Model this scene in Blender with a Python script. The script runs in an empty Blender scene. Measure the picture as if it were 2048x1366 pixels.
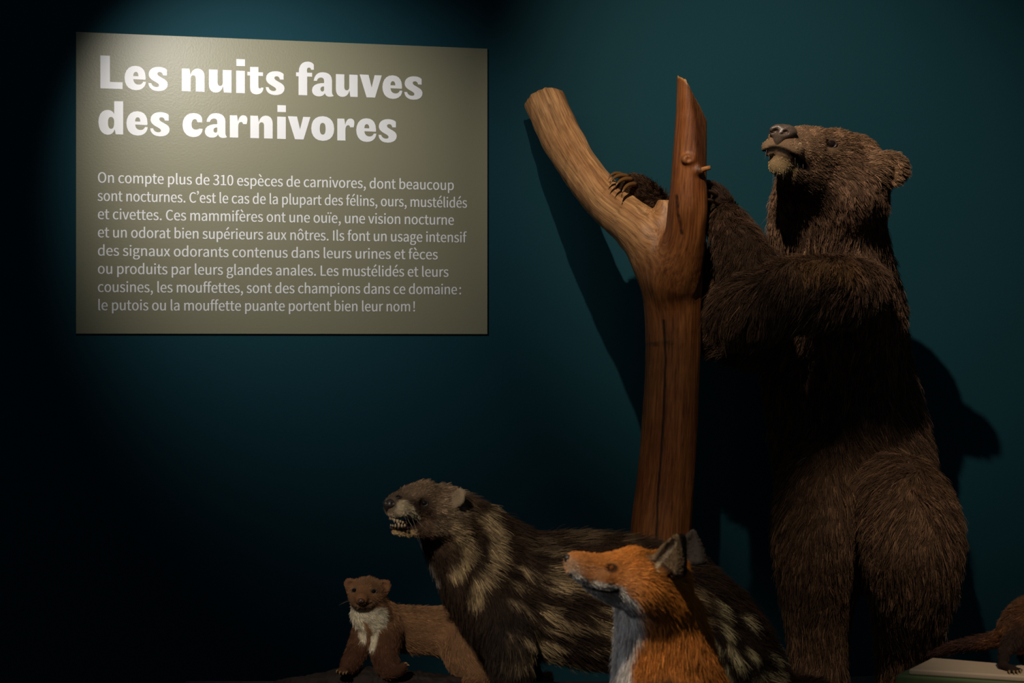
import bpy, math, random
import numpy as np
from mathutils import Vector, Matrix

# ------------------------------------------------------------------ camera, world, lights, exposure
F = 2844.0                    # focal length in pixels of the 2048 x 1366 frame (50 mm on 36 mm)
CAM_Z = 1.21                  # camera height above the floor
scene = bpy.context.scene
COL = scene.collection
cam_data = bpy.data.cameras.new('camera')
cam_data.sensor_width = 36.0
cam_data.lens = 50.0
cam_data.clip_start = 0.05
cam_data.dof.use_dof = True
cam_data.dof.focus_distance = 4.35
cam_data.dof.aperture_fstop = 11.0
cam = bpy.data.objects.new('camera', cam_data)
cam.location = (0, 0, CAM_Z)
cam.rotation_euler = (math.pi / 2, 0, 0)
COL.objects.link(cam)
scene.camera = cam

world = bpy.data.worlds.new('dark gallery')
scene.world = world
world.use_nodes = True
bg = world.node_tree.nodes['Background']
bg.inputs['Color'].default_value = (0.6, 0.8, 1.0, 1)
bg.inputs['Strength'].default_value = 0.036

scene.view_settings.view_transform = 'Standard'
scene.view_settings.look = 'None'
scene.view_settings.exposure = 0.0
scene.view_settings.gamma = 1.0


def spot(name, loc, target, watts, angle, blend, color, radius=0.025):
    d = bpy.data.lights.new(name, 'SPOT')
    d.energy = watts
    d.spot_size = math.radians(angle)
    d.spot_blend = blend
    d.color = color
    d.shadow_soft_size = radius
    o = bpy.data.objects.new(name, d)
    o.location = loc
    o.rotation_euler = (Vector(target) - Vector(loc)).to_track_quat('-Z', 'Y').to_euler()
    COL.objects.link(o)
    return o


def P(px, py, Y):
    """A point of the place: seen at (px, py) and Y metres in front of the camera."""
    return np.array([(px - 1024.0) / F * Y, Y, CAM_Z - (py - 683.0) / F * Y])


WARM = (1.0, 0.82, 0.62)


def on_wall_line(px, py):
    return P(px, py, 543.0 * 5.12 / (569.0 - 0.0401 * (px - 1024)))


# two ceiling spots on the wall (panel, bear), three on the front animals, and added fills
spot('spot_bear', (0.10, 2.33, 3.20), on_wall_line(1630, 386), 300, 46.5, 0.95, (1.0, 0.86, 0.70), 0.02)
spot('spot_panel', (-1.03, 3.62, 2.40), on_wall_line(556, 335), 74, 73.0, 1.0, (1.0, 0.96, 0.90), 0.02)
spot('fill_trunk', (0.22, 2.33, 3.20), (0.50, 4.36, 0.55), 80, 15, 1.0, (1.0, 0.84, 0.66), 0.02)  # added beside the bear spot to brighten the lower trunk
spot('fill_legs', (0.95, 2.1, 3.2), (1.20, 4.22, 0.60), 125, 16, 1.0, (1.0, 0.84, 0.66), 0.02)  # unseen extra light, added to brighten the bear's legs
spot('spot_fox', (-0.60, 0.95, 2.70), (0.26, 2.0, 0.88), 140, 17, 0.6, WARM, 0.03)
spot('fill_civet', (0.60, 1.25, 3.1), (0.40, 2.88, 0.72), 75, 17, 1.0, WARM, 0.03)  # added light to reach the civet's haunch
spot('fill_throat', (-1.2, 1.3, 1.7), (0.22, 2.0, 0.78), 16, 20, 1.0, (0.95, 0.95, 1.0), 0.05)  # weak fill added for the fox's throat, standing in for ambient light
spot('spot_front', (-0.75, 0.35, 2.30), (-0.12, 2.93, 0.72), 165, 23, 1.0, (1.0, 0.88, 0.74), 0.05)
spot('spot_polecat', (0.70, 1.0, 2.9), (1.12, 2.62, 0.62), 135, 18, 0.8, WARM, 0.03)


# ------------------------------------------------------------------ object helpers
def link(o, parent=None):
    COL.objects.link(o)
    if parent is not None:
        o.parent = parent
    return o


def tag(o, label, cat, group=None, kind=None):
    o['label'] = label
    o['category'] = cat
    if group:
        o['group'] = group
    if kind:
        o['kind'] = kind
    return o


def thing(name, label, cat, loc, group=None):
    o = bpy.data.objects.new(name, None)
    o.empty_display_size = 0.05
    o.location = loc
    COL.objects.link(o)
    return tag(o, label, cat, group)


def root_of(o):
    v = Vector((0, 0, 0))
    while o is not None:
        v += Vector(o.location)
        o = o.parent
    return v


def mesh_obj(name, V, Fc, mat, parent=None, smooth=True, attrs=None):
    """World-space vertices become one mesh object; the offset of its parents is taken off."""
    V = np.asarray(V, float)
    off = np.array(root_of(parent)) if parent is not None else np.zeros(3)
    me = bpy.data.meshes.new(name)
    me.from_pydata((V - off).tolist(), [], Fc if isinstance(Fc, list) else np.asarray(Fc).tolist())
    me.polygons.foreach_set('use_smooth', [smooth] * len(me.polygons))
    for an, (typ, data) in (attrs or {}).items():
        a = me.attributes.new(an, typ, 'POINT')
        if typ == 'FLOAT_COLOR':
            d = np.ones((len(V), 4), np.float32)
            d[:, :3] = data
            a.data.foreach_set('color', d.ravel())
        else:
            a.data.foreach_set('vector', np.asarray(data, np.float32).ravel())
    if mat:
        me.materials.append(mat)
    me.update()
    return link(bpy.data.objects.new(name, me), parent)


# ------------------------------------------------------------------ noise
def vnoise(p, seed=0):
    p = np.asarray(p, float)
    i = np.floor(p).astype(np.int64)
    f = p - i
    f = f * f * (3 - 2 * f)
    r = 0

    def h(x, y, z):
        n = (x * 374761393 + y * 668265263 + z * 2147483647 + seed * 1274126177) & 0xffffffff
        n = ((n ^ (n >> 13)) * 1274126177) & 0xffffffff
        return ((n ^ (n >> 16)) & 0xffff) / 65535.0
    for dx in (0, 1):
        for dy in (0, 1):
            for dz in (0, 1):
                w = (f[:, 0] if dx else 1 - f[:, 0]) * (f[:, 1] if dy else 1 - f[:, 1]) * (f[:, 2] if dz else 1 - f[:, 2])
                r = r + w * h(i[:, 0] + dx, i[:, 1] + dy, i[:, 2] + dz)
    return r


def sstep(a, b, x):
    t = np.clip((x - a) / (b - a), 0, 1)
    return t * t * (3 - 2 * t)


# ------------------------------------------------------------------ implicit bodies
class Seg:
    """Round cone between two points, stretched along Y by sy."""
    def __init__(s, a, ra, b, rb, sy=1.0, k=0.02, sub=False):
        s.a, s.b, s.ra, s.rb, s.sy, s.k, s.sub = np.array(a, float), np.array(b, float), ra, rb, sy, k, sub
        s.yc = (s.a[1] + s.b[1]) / 2
        d = s.b - s.a
        s.axis = d / (np.linalg.norm(d) + 1e-9)
        m = max(ra, rb)
        e = np.array([m, m * max(sy, 1), m])
        s.lo, s.hi = np.minimum(s.a, s.b) - e, np.maximum(s.a, s.b) + e

    def d(s, x, y, z):
        ax, ay, az = s.a
        bx, by, bz = s.b
        ay = s.yc + (ay - s.yc) / s.sy
        by = s.yc + (by - s.yc) / s.sy
        y = s.yc + (y - s.yc) / s.sy
        vx, vy, vz = bx - ax, by - ay, bz - az
        L = vx * vx + vy * vy + vz * vz + 1e-12
        h = np.clip(((x - ax) * vx + (y - ay) * vy + (z - az) * vz) / L, 0, 1)
        q = np.sqrt((x - ax - h * vx) ** 2 + (y - ay - h * vy) ** 2 + (z - az - h * vz) ** 2)
        return (q - (s.ra + h * (s.rb - s.ra))) * min(1.0, s.sy)


class Ell:
    """Ellipsoid with a rotation matrix (columns are its axes)."""
    def __init__(s, c, r, R=None, k=0.01, sub=False):
        s.c, s.r, s.R, s.k, s.sub = np.array(c, float), np.array(r, float), np.eye(3) if R is None else np.array(R), k, sub
        m = max(r)
        s.lo, s.hi = s.c - m, s.c + m
        s.axis = s.R[:, 0]

    def d(s, x, y, z):
        x, y, z = x - s.c[0], y - s.c[1], z - s.c[2]
        R, r = s.R, s.r
        u = R[0, 0] * x + R[1, 0] * y + R[2, 0] * z
        v = R[0, 1] * x + R[1, 1] * y + R[2, 1] * z
        w = R[0, 2] * x + R[1, 2] * y + R[2, 2] * z
        k0 = np.sqrt((u / r[0]) ** 2 + (v / r[1]) ** 2 + (w / r[2]) ** 2)
        k1 = np.sqrt((u / r[0] ** 2) ** 2 + (v / r[1] ** 2) ** 2 + (w / r[2] ** 2) ** 2) + 1e-9
        return k0 * (k0 - 1.0) / k1


class Cut:
    """Takes off what lies beyond a plane, only inside a box."""
    def __init__(s, p, n, lo, hi, k=0.003, rough=0.0):
        s.p, s.n, s.lo, s.hi, s.k, s.rough = np.array(p), np.array(n) / np.linalg.norm(n), np.array(lo), np.array(hi), k, rough
        s.sub = True
        s.axis = s.n

    def d(s, x, y, z):
        d = -((x - s.p[0]) * s.n[0] + (y - s.p[1]) * s.n[1] + (z - s.p[2]) * s.n[2])
        if s.rough:
            q = np.stack(np.broadcast_arrays(x, y, z), -1)
            d = d + s.rough * (vnoise(q.reshape(-1, 3) * 90, 5).reshape(d.shape if hasattr(d, 'shape') else -1) - 0.5)
        bx = np.maximum(np.maximum(np.maximum(s.lo[0] - x, x - s.hi[0]), np.maximum(s.lo[1] - y, y - s.hi[1])),
                        np.maximum(s.lo[2] - z, z - s.hi[2]))
        return np.maximum(d, bx)


def smin(a, b, k):
    h = np.maximum(k - np.abs(a - b), 0) / k
    return np.minimum(a, b) - h * h * k * 0.25


def rot_axes(u, w):
    """Rotation matrix with first column u and third column near w."""
    u = np.array(u, float); u /= np.linalg.norm(u)
    w = np.array(w, float); w = w - u * u.dot(w); w /= np.linalg.norm(w)
    return np.stack([u, np.cross(w, u), w], 1)


class Body:
    def __init__(s, h):
        s.h, s.pr, s.info, s.dy = h, [], [], 0.0

    def add(s, prim, col=(0.1, 0.1, 0.1), fl=0.02, flow=None, wt=1.0):
        s.pr.append(prim)
        s.info.append((np.array(col, float), fl, prim.axis if flow is None else np.array(flow, float), wt))

    def chain(s, pts, k=0.03, sy=1.0, col=(0.1, 0.1, 0.1), fl=0.02, rev=False, flow=None, n=3, sub=False, wt=1.0, grav=0.0):
        Q = [np.append(P(p[0], p[1], p[2] + s.dy), p[3] * (p[2] + s.dy) / F) for p in pts]
        R = []
        for i in range(len(Q) - 1):
            p0, p1, p2, p3 = Q[max(i - 1, 0)], Q[i], Q[i + 1], Q[min(i + 2, len(Q) - 1)]
            for j in range(n):
                t = j / n
                R.append(0.5 * (2 * p1 + (p2 - p0) * t + (2 * p0 - 5 * p1 + 4 * p2 - p3) * t * t + (3 * p1 - p0 - 3 * p2 + p3) * t ** 3))
        R.append(Q[-1])
        for a, b in zip(R[:-1], R[1:]):
            sg = Seg(a[:3], a[3], b[:3], b[3], sy, k, sub)
            fv = sg.axis * (-1 if rev else 1) if flow is None else np.array(flow, float)
            fv = fv + np.array([0, 0, -grav])
            s.add(sg, col, fl, fv, wt)

    def ell(s, px, py, Y, r, k=0.01, R=None, sub=False, col=(0.1, 0.1, 0.1), fl=0.01, flow=None, wt=1.0):
        Y += s.dy
        s.add(Ell(P(px, py, Y), np.array(r) * Y / F, R, k, sub), col, fl, flow, wt)

    def ev(s, X):
        X = np.asarray(X, float).reshape(-1, 3)
        x, y, z = X[:, 0], X[:, 1], X[:, 2]
        f = np.full(len(X), 10.0)
        for p in s.pr:
            d = p.d(x, y, z)
            f = -smin(-f, d, p.k) if p.sub else smin(f, d, p.k)
        return f

    def hit(s, px, py):
        """Where the sight line through (px, py) first meets the body."""
        d = P(px, py, 1.0) - np.array([0, 0, CAM_Z])
        d /= np.linalg.norm(d)
        o = np.array([0, 0, CAM_Z])
        t = 1.0
        for _ in range(160):
            q = s.ev(o + d * t)[0]
            if q < 2e-4:
                break
            t += q * 0.8
        return o + d * t

    def normal(s, p):
        e = 0.002
        g = np.array([s.ev(p + np.eye(3)[i] * e)[0] - s.ev(p - np.eye(3)[i] * e)[0] for i in range(3)])
        return g / (np.linalg.norm(g) + 1e-9)

    def mesh(s):
        h = s.h
        pos = [p for p in s.pr if not p.sub]
        lo = np.min([p.lo for p in pos], 0) - 4 * h
        hi = np.max([p.hi for p in pos], 0) + 4 * h
        n = np.ceil((hi - lo) / h).astype(int) + 1
        f = np.full(n, 10.0, np.float32)
        ax = [lo[i] + h * np.arange(n[i]) for i in range(3)]
        for p in s.pr:
            m = p.k + 3 * h
            i0 = np.clip(np.floor((p.lo - m - lo) / h).astype(int), 0, n)
            i1 = np.clip(np.ceil((p.hi + m - lo) / h).astype(int) + 1, 0, n)
            if np.any(i1 <= i0):
                continue
            sl = tuple(slice(a, b) for a, b in zip(i0, i1))
            X = ax[0][sl[0]][:, None, None]
            Y = ax[1][sl[1]][None, :, None]
            Z = ax[2][sl[2]][None, None, :]
            d = p.d(X, Y, Z).astype(np.float32)
            f[sl] = -smin(-f[sl], d, p.k) if p.sub else smin(f[sl], d, p.k)
        return surface_nets(f, lo, h)

    def shade(s, V, sig=0.012):
        """Blend colour, fur length and fur flow of the shapes near each vertex."""
        n = len(V)
        W = np.zeros(n); C = np.zeros((n, 3)); L = np.zeros(n); Fl = np.zeros((n, 3))
        for p, (c, fl, fv, wt) in zip(s.pr, s.info):
            if p.sub:
                continue
            m = 6 * sig
            idx = np.nonzero(np.all((V > p.lo - m) & (V < p.hi + m), 1))[0]
            if len(idx) == 0:
                continue
            v = V[idx]
            w = wt * np.exp(-np.maximum(p.d(v[:, 0], v[:, 1], v[:, 2]), -sig) / sig)
            W[idx] += w
            C[idx] += w[:, None] * c
            L[idx] += w * fl
            Fl[idx] += w[:, None] * fv
        W = np.maximum(W, 1e-9)
        return C / W[:, None], L / W, Fl / W[:, None]


def surface_nets(f, lo, h):
    ins = f < 0
    nx, ny, nz = f.shape
    cnt = np.zeros((nx - 1, ny - 1, nz - 1), np.int8)
    for a in (0, 1):
        for b in (0, 1):
            for c in (0, 1):
                cnt += ins[a:nx - 1 + a, b:ny - 1 + b, c:nz - 1 + c]
    I, J, K = np.nonzero((cnt > 0) & (cnt < 8))
    vid = np.full(cnt.shape, -1, np.int32)
    vid[I, J, K] = np.arange(len(I))
    corners = [(a, b, c) for a in (0, 1) for b in (0, 1) for c in (0, 1)]
    fv = {c: f[I + c[0], J + c[1], K + c[2]].astype(np.float64) for c in corners}
    S = np.zeros((len(I), 3)); N = np.zeros(len(I))
    for c in corners:
        for axis in range(3):
            if c[axis] == 0:
                e = list(c); e[axis] = 1; e = tuple(e)
                A, B = fv[c], fv[e]
                m = (A < 0) != (B < 0)
                t = np.where(m, A / np.where(m, A - B, 1), 0)
                q = np.zeros((len(I), 3)); q[:] = c
                q[:, axis] += t
                S[m] += q[m]; N[m] += 1
    V = np.stack([I, J, K], 1) + S / np.maximum(N, 1)[:, None]
    V = lo + V * h
    Q = []
    # edges along each axis
    for axis in range(3):
        sl0 = [slice(None)] * 3; sl1 = [slice(None)] * 3
        sl0[axis] = slice(0, -1); sl1[axis] = slice(1, None)
        A, B = ins[tuple(sl0)], ins[tuple(sl1)]
        e = np.array(np.nonzero(A != B)).T
        u, v = (axis + 1) % 3, (axis + 2) % 3
        e = e[(e[:, u] > 0) & (e[:, v] > 0) & (e[:, u] < f.shape[u] - 1) & (e[:, v] < f.shape[v] - 1)]
        inside_first = A[e[:, 0], e[:, 1], e[:, 2]]
        def g(du, dv):
            w = e.copy(); w[:, u] -= du; w[:, v] -= dv
            return vid[w[:, 0], w[:, 1], w[:, 2]]
        q = np.stack([g(1, 1), g(0, 1), g(0, 0), g(1, 0)], 1)
        q[~inside_first] = q[~inside_first][:, ::-1]
        Q.append(q)
    return V, np.concatenate(Q)


def vert_normals(V, Q):
    n = np.cross(V[Q[:, 2]] - V[Q[:, 0]], V[Q[:, 3]] - V[Q[:, 1]])
    N = np.zeros_like(V)
    for i in range(4):
        np.add.at(N, Q[:, i], n)
    return N / (np.linalg.norm(N, axis=1)[:, None] + 1e-12)


# ------------------------------------------------------------------ fur: real strands, one curve each
def norm(v):
    return v / (np.linalg.norm(v, axis=-1, keepdims=True) + 1e-12)


def fur(name, parent, V, Q, col, length, flow, count, mat, seed, rad=0.0004, lift=0.35, grav=0.25, jit=0.25, clump=0.5,
        cell=0.012, steps=5, dens=None, vary=0.45, swirl=0.9, wave=0.02):
    rng = np.random.default_rng(seed)
    N = vert_normals(V, Q)
    area = np.linalg.norm(np.cross(V[Q[:, 2]] - V[Q[:, 0]], V[Q[:, 3]] - V[Q[:, 1]]), axis=1)
    w = area * (dens[Q].mean(1) if dens is not None else 1.0) * (length[Q].min(1) > 0.0012)
    fi = rng.choice(len(Q), count, p=w / w.sum())
    a, b = rng.random(count), rng.random(count)
    bw = np.stack([(1 - a) * (1 - b), a * (1 - b), a * b, (1 - a) * b], 1)
    q = Q[fi]

    def at(X):
        return np.einsum('ij,ij...->i...', bw, X[q])
    root, nn, fl, ln, cc = at(V), norm(at(N)), at(flow), at(length), at(col)
    fm = np.linalg.norm(fl, axis=1)[:, None]
    fl = fl + (0.6 * (np.stack([vnoise(root * 9, seed + i) for i in range(3)], 1) - 0.5)
               + swirl * np.clip(ln / 0.03, 0.15, 1.0)[:, None] * (np.stack([vnoise(root / cell * 0.45, seed + 40 + i) for i in range(3)], 1) - 0.5)) * fm
    tan = norm(fl - nn * np.einsum('ij,ij->i', fl, nn)[:, None])
    ln = ln * (0.6 + 0.55 * rng.random(count)) * (0.8 + 0.4 * vnoise(root / (cell * 2.5), seed + 7))
    guard = rng.random(count) < 0.14
    ln = np.where(guard, ln * 1.4, ln)
    lf = (lift * (0.7 + 0.6 * rng.random(count)) * np.where(guard, 1.5, 1.0))[:, None]
    d = norm(tan + nn * lf + jit * rng.normal(size=(count, 3)))
    pts = np.zeros((count, steps, 3))
    pts[:, 0] = root - nn * 0.001
    st = (ln / (steps - 1))[:, None]
    down = np.array([0, 0, -1.0])
    for i in range(1, steps):
        pts[:, i] = pts[:, i - 1] + d * st
        d = norm(d + (grav * down - 0.10 * lift * nn) / (steps - 1) + wave * rng.normal(size=(count, 3)))
    # tufts: strands of one cell lean to their mean strand
    cid = np.floor(root / cell + 0.8 * np.stack([vnoise(root / cell * 0.7, seed + 20 + i) for i in range(3)], 1)).astype(np.int64)
    key = (cid[:, 0] * 73856093) ^ (cid[:, 1] * 19349663) ^ (cid[:, 2] * 83492791)
    _, inv = np.unique(key, return_inverse=True)
    inv = inv.ravel()
    ct = np.bincount(inv)
    cl = clump * np.clip(ln / 0.03, 0.12, 1.0)
    for i in range(1, steps):
        t = i / (steps - 1)
        off = pts[:, i] - pts[:, 0]
        g = np.stack([np.bincount(inv, pts[:, i, j]) for j in range(3)], 1) / ct[:, None]
        pts[:, i] += (g[inv] - pts[:, i]) * (cl * t ** 1.5)[:, None]
    cr = np.random.default_rng(seed + 1).normal(size=len(ct))[inv]
    tone = np.exp(vary * (0.6 * rng.normal(size=count) + 0.5 * cr))
    cc = np.clip(cc * (tone * np.where(guard, 1.35, 1.0))[:, None], 0.002, 0.95)
    off = np.array(root_of(parent))
    hc = bpy.data.hair_curves.new(name)
    hc.add_curves([steps] * count)
    hc.attributes['position'].data.foreach_set('vector', (pts - off).astype(np.float32).ravel())
    ra = hc.attributes.get('radius') or hc.attributes.new('radius', 'FLOAT', 'POINT')
    prof = np.linspace(1, 0.15, steps) ** 0.8
    ra.data.foreach_set('value', (rad * prof[None, :] * (0.7 + 0.6 * rng.random(count))[:, None]).astype(np.float32).ravel())
    ca = hc.attributes.new('hair_color', 'FLOAT_COLOR', 'CURVE')
    d4 = np.ones((count, 4), np.float32); d4[:, :3] = cc
    ca.data.foreach_set('color', d4.ravel())
    hc.materials.append(mat)
    o = bpy.data.objects.new(name, hc)
    return link(o, parent)


def tube(path, radii, seg=8, cap=True):
    path = np.asarray(path, float)
    V, Fc = [], []
    up = np.array([0.31, 0.22, 0.92])
    for i, p in enumerate(path):
        t = path[min(i + 1, len(path) - 1)] - path[max(i - 1, 0)]
        t = t / (np.linalg.norm(t) + 1e-9)
        u = np.cross(t, up); u /= np.linalg.norm(u)
        v = np.cross(t, u)
        for j in range(seg):
            a = 2 * math.pi * j / seg
            V.append(p + radii[i] * (math.cos(a) * u + math.sin(a) * v))
    for i in range(len(path) - 1):
        for j in range(seg):
            Fc.append([i * seg + j, i * seg + (j + 1) % seg, (i + 1) * seg + (j + 1) % seg, (i + 1) * seg + j])
    if cap:
        Fc.append(list(range(seg))[::-1])
        Fc.append([(len(path) - 1) * seg + j for j in range(seg)])
    return V, Fc


def bez(a, b, c, n=8):
    a, b, c = (np.array(x, float) for x in (a, b, c))
    return [(1 - t) ** 2 * a + 2 * t * (1 - t) * b + t * t * c for t in np.linspace(0, 1, n)]


def claw(name, a, b, c, r, mat, parent):
    """A hooked claw from its root a over b to its point c."""
    n = 10
    V, Fc = tube(bez(a, b, c, n), [r * (1 - 0.93 * (i / (n - 1)) ** 1.6) for i in range(n)], 10)
    return mesh_obj(name, V, Fc, mat, parent)


def ball(c, r, n=(20, 14), axes=None):
    V, Fc = [], []
    A = np.eye(3) if axes is None else axes
    r = np.ones(3) * r
    for i in range(n[1] + 1):
        th = math.pi * i / n[1]
        for j in range(n[0]):
            ph = 2 * math.pi * j / n[0]
            q = np.array([math.sin(th) * math.cos(ph), math.sin(th) * math.sin(ph), math.cos(th)]) * r
            V.append(np.array(c) + A @ q)
    for i in range(n[1]):
        for j in range(n[0]):
            Fc.append([i * n[0] + j, (i + 1) * n[0] + j, (i + 1) * n[0] + (j + 1) % n[0], i * n[0] + (j + 1) % n[0]])
    return V, Fc


def eye(B, parent, px, py, r_px, iris=(0.02, 0.008, 0.004), rim=1.25, lidcol=None, out=0.25):
    p = B.hit(px, py)
    nrm = B.normal(p)
    r = r_px * p[1] / F
    V, Fc = ball(p - nrm * r * (1 - out) , r)
    o = mesh_obj('eye', V, Fc, eye_mat(iris), parent)
    if rim:
        R = rot_axes(np.cross(nrm, [0, 0, 1.0]), nrm)
        ring = [p + nrm * r * 0.02 + r * rim * 0.92 * (math.cos(t) * R[:, 0] + 0.72 * math.sin(t) * R[:, 1]) for t in np.linspace(0, 2 * math.pi, 25)]
        V, Fc = tube(ring, [r * 0.24] * 25, 8, False)
        mesh_obj('eyelid', V, Fc, plain('eyelid skin', lidcol or (0.012, 0.008, 0.006), 0.45), parent)
    return o


def strokes(V, lines, Y, depth=True):
    """Coat bands: distance (in pixels at depth Y) of each vertex to the drawn lines, the same on both flanks."""
    out = []
    for pts in lines:
        best = np.full(len(V), 9e3)
        Q_ = [P(x, y, Y)[[0, 2]] for x, y in pts]
        for a, b in zip(Q_[:-1], Q_[1:]):
            u = b - a
            r = V[:, [0, 2]] - a
            h = np.clip(r @ u / (u @ u), 0, 1)
            best = np.minimum(best, np.linalg.norm(r - h[:, None] * u, axis=1))
        out.append(best * F / Y)
    return np.min(out, 0)


def whiskers(parent, B, roots, direction, length, mat, seed, rad=0.00022, spread=0.35):
    rng = np.random.default_rng(seed)
    for (px, py) in roots:
        p = B.hit(px, py)
        if p[1] > 6.0:
            continue
        n = B.normal(p)
        d = norm(np.array(direction) + 0.5 * n + spread * rng.normal(size=3))
        L = length * (0.6 + 0.6 * rng.random())
        path = bez(p, p + d * L * 0.5, p + d * L + np.array([0, 0, -0.25 * L]), 6)
        v, f = tube(path, [rad * (1 - 0.8 * i / 5) for i in range(6)], 4)
        mesh_obj('whisker', v, f, mat, parent)


# ------------------------------------------------------------------ materials
MATS = {}


def new_mat(name):
    m = bpy.data.materials.new(name)
    m.use_nodes = True
    return m, m.node_tree.nodes, m.node_tree.links, m.node_tree.nodes['Principled BSDF']


def plain(name, col, rough=0.5, spec=0.5, metal=0.0):
    key = (name, tuple(col))
    if key not in MATS:
        m, N, L, b = new_mat(name)
        b.inputs['Base Color'].default_value = (*col, 1)
        b.inputs['Roughness'].default_value = rough
        b.inputs['Specular IOR Level'].default_value = spec
        b.inputs['Metallic'].default_value = metal
        MATS[key] = m
    return MATS[key]


def eye_mat(iris):
    return plain('eye glass', iris, 0.04, 0.8)


def node(N, typ, **kw):
    n = N.new(typ)
    for k, v in kw.items():
        if k in n.inputs:
            n.inputs[k].default_value = v
        else:
            setattr(n, k, v)
    return n


def fur_mat():
    m, N, L, b = new_mat('fur strands')
    N.remove(b)
    a = node(N, 'ShaderNodeAttribute', attribute_name='hair_color')
    d = N.new('ShaderNodeBsdfDiffuse')
    L.new(a.outputs['Color'], d.inputs['Color'])
    h = N.new('ShaderNodeBsdfHair')
    h.component = 'Reflection'
    h.inputs['RoughnessU'].default_value = 0.30
    h.inputs['RoughnessV'].default_value = 0.60
    g = node(N, 'ShaderNodeMix', data_type='RGBA', blend_type='MIX')
    g.inputs[0].default_value = 0.16
    L.new(a.outputs['Color'], g.inputs[6])
    g.inputs[7].default_value = (0.55, 0.48, 0.42, 1)
    L.new(g.outputs[2], h.inputs['Color'])
    m_ = N.new('ShaderNodeMixShader')
    m_.inputs[0].default_value = 0.13
    L.new(d.outputs['BSDF'], m_.inputs[1])
    L.new(h.outputs['BSDF'], m_.inputs[2])
    L.new(m_.outputs['Shader'], N['Material Output'].inputs['Surface'])
    return m


def skin_mat():
    m, N, L, b = new_mat('skin under fur')
    a = node(N, 'ShaderNodeAttribute', attribute_name='coat')
    L.new(a.outputs['Color'], b.inputs['Base Color'])
    b.inputs['Roughness'].default_value = 0.85
    b.inputs['Specular IOR Level'].default_value = 0.15
    n = node(N, 'ShaderNodeTexNoise', Scale=220.0, Detail=3.0)
    bp = node(N, 'ShaderNodeBump', Strength=0.4, Distance=0.002)
    L.new(n.outputs['Fac'], bp.inputs['Height'])
    L.new(bp.outputs['Normal'], b.inputs['Normal'])
    return m


def wall_mat():
    m, N, L, b = new_mat('teal wall paint')
    tc = N.new('ShaderNodeTexCoord')
    n1 = node(N, 'ShaderNodeTexNoise', Scale=1.3, Detail=4.0)
    r = N.new('ShaderNodeValToRGB')
    r.color_ramp.elements[0].color = (0.0085, 0.0480, 0.0650, 1)
    r.color_ramp.elements[1].color = (0.0098, 0.0520, 0.0700, 1)
    L.new(tc.outputs['Object'], n1.inputs['Vector'])
    L.new(n1.outputs['Fac'], r.inputs['Fac'])
    L.new(r.outputs['Color'], b.inputs['Base Color'])
    b.inputs['Roughness'].default_value = 0.7
    b.inputs['Specular IOR Level'].default_value = 0.08
    n2 = node(N, 'ShaderNodeTexNoise', Scale=130.0, Detail=2.0)
    bp = node(N, 'ShaderNodeBump', Strength=0.12, Distance=0.004)
    L.new(tc.outputs['Object'], n2.inputs['Vector'])
    L.new(n2.outputs['Fac'], bp.inputs['Height'])
    L.new(bp.outputs['Normal'], b.inputs['Normal'])
    return m


def panel_mat():
    m, N, L, b = new_mat('khaki panel board')
    tc = N.new('ShaderNodeTexCoord')
    b.inputs['Base Color'].default_value = (0.245, 0.232, 0.150, 1)
    b.inputs['Roughness'].default_value = 0.42
    b.inputs['Specular IOR Level'].default_value = 0.45
    n2 = node(N, 'ShaderNodeTexNoise', Scale=160.0, Detail=3.0)
    bp = node(N, 'ShaderNodeBump', Strength=0.12, Distance=0.003)
    L.new(tc.outputs['Object'], n2.inputs['Vector'])
    L.new(n2.outputs['Fac'], bp.inputs['Height'])
    L.new(bp.outputs['Normal'], b.inputs['Normal'])
    return m


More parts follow.
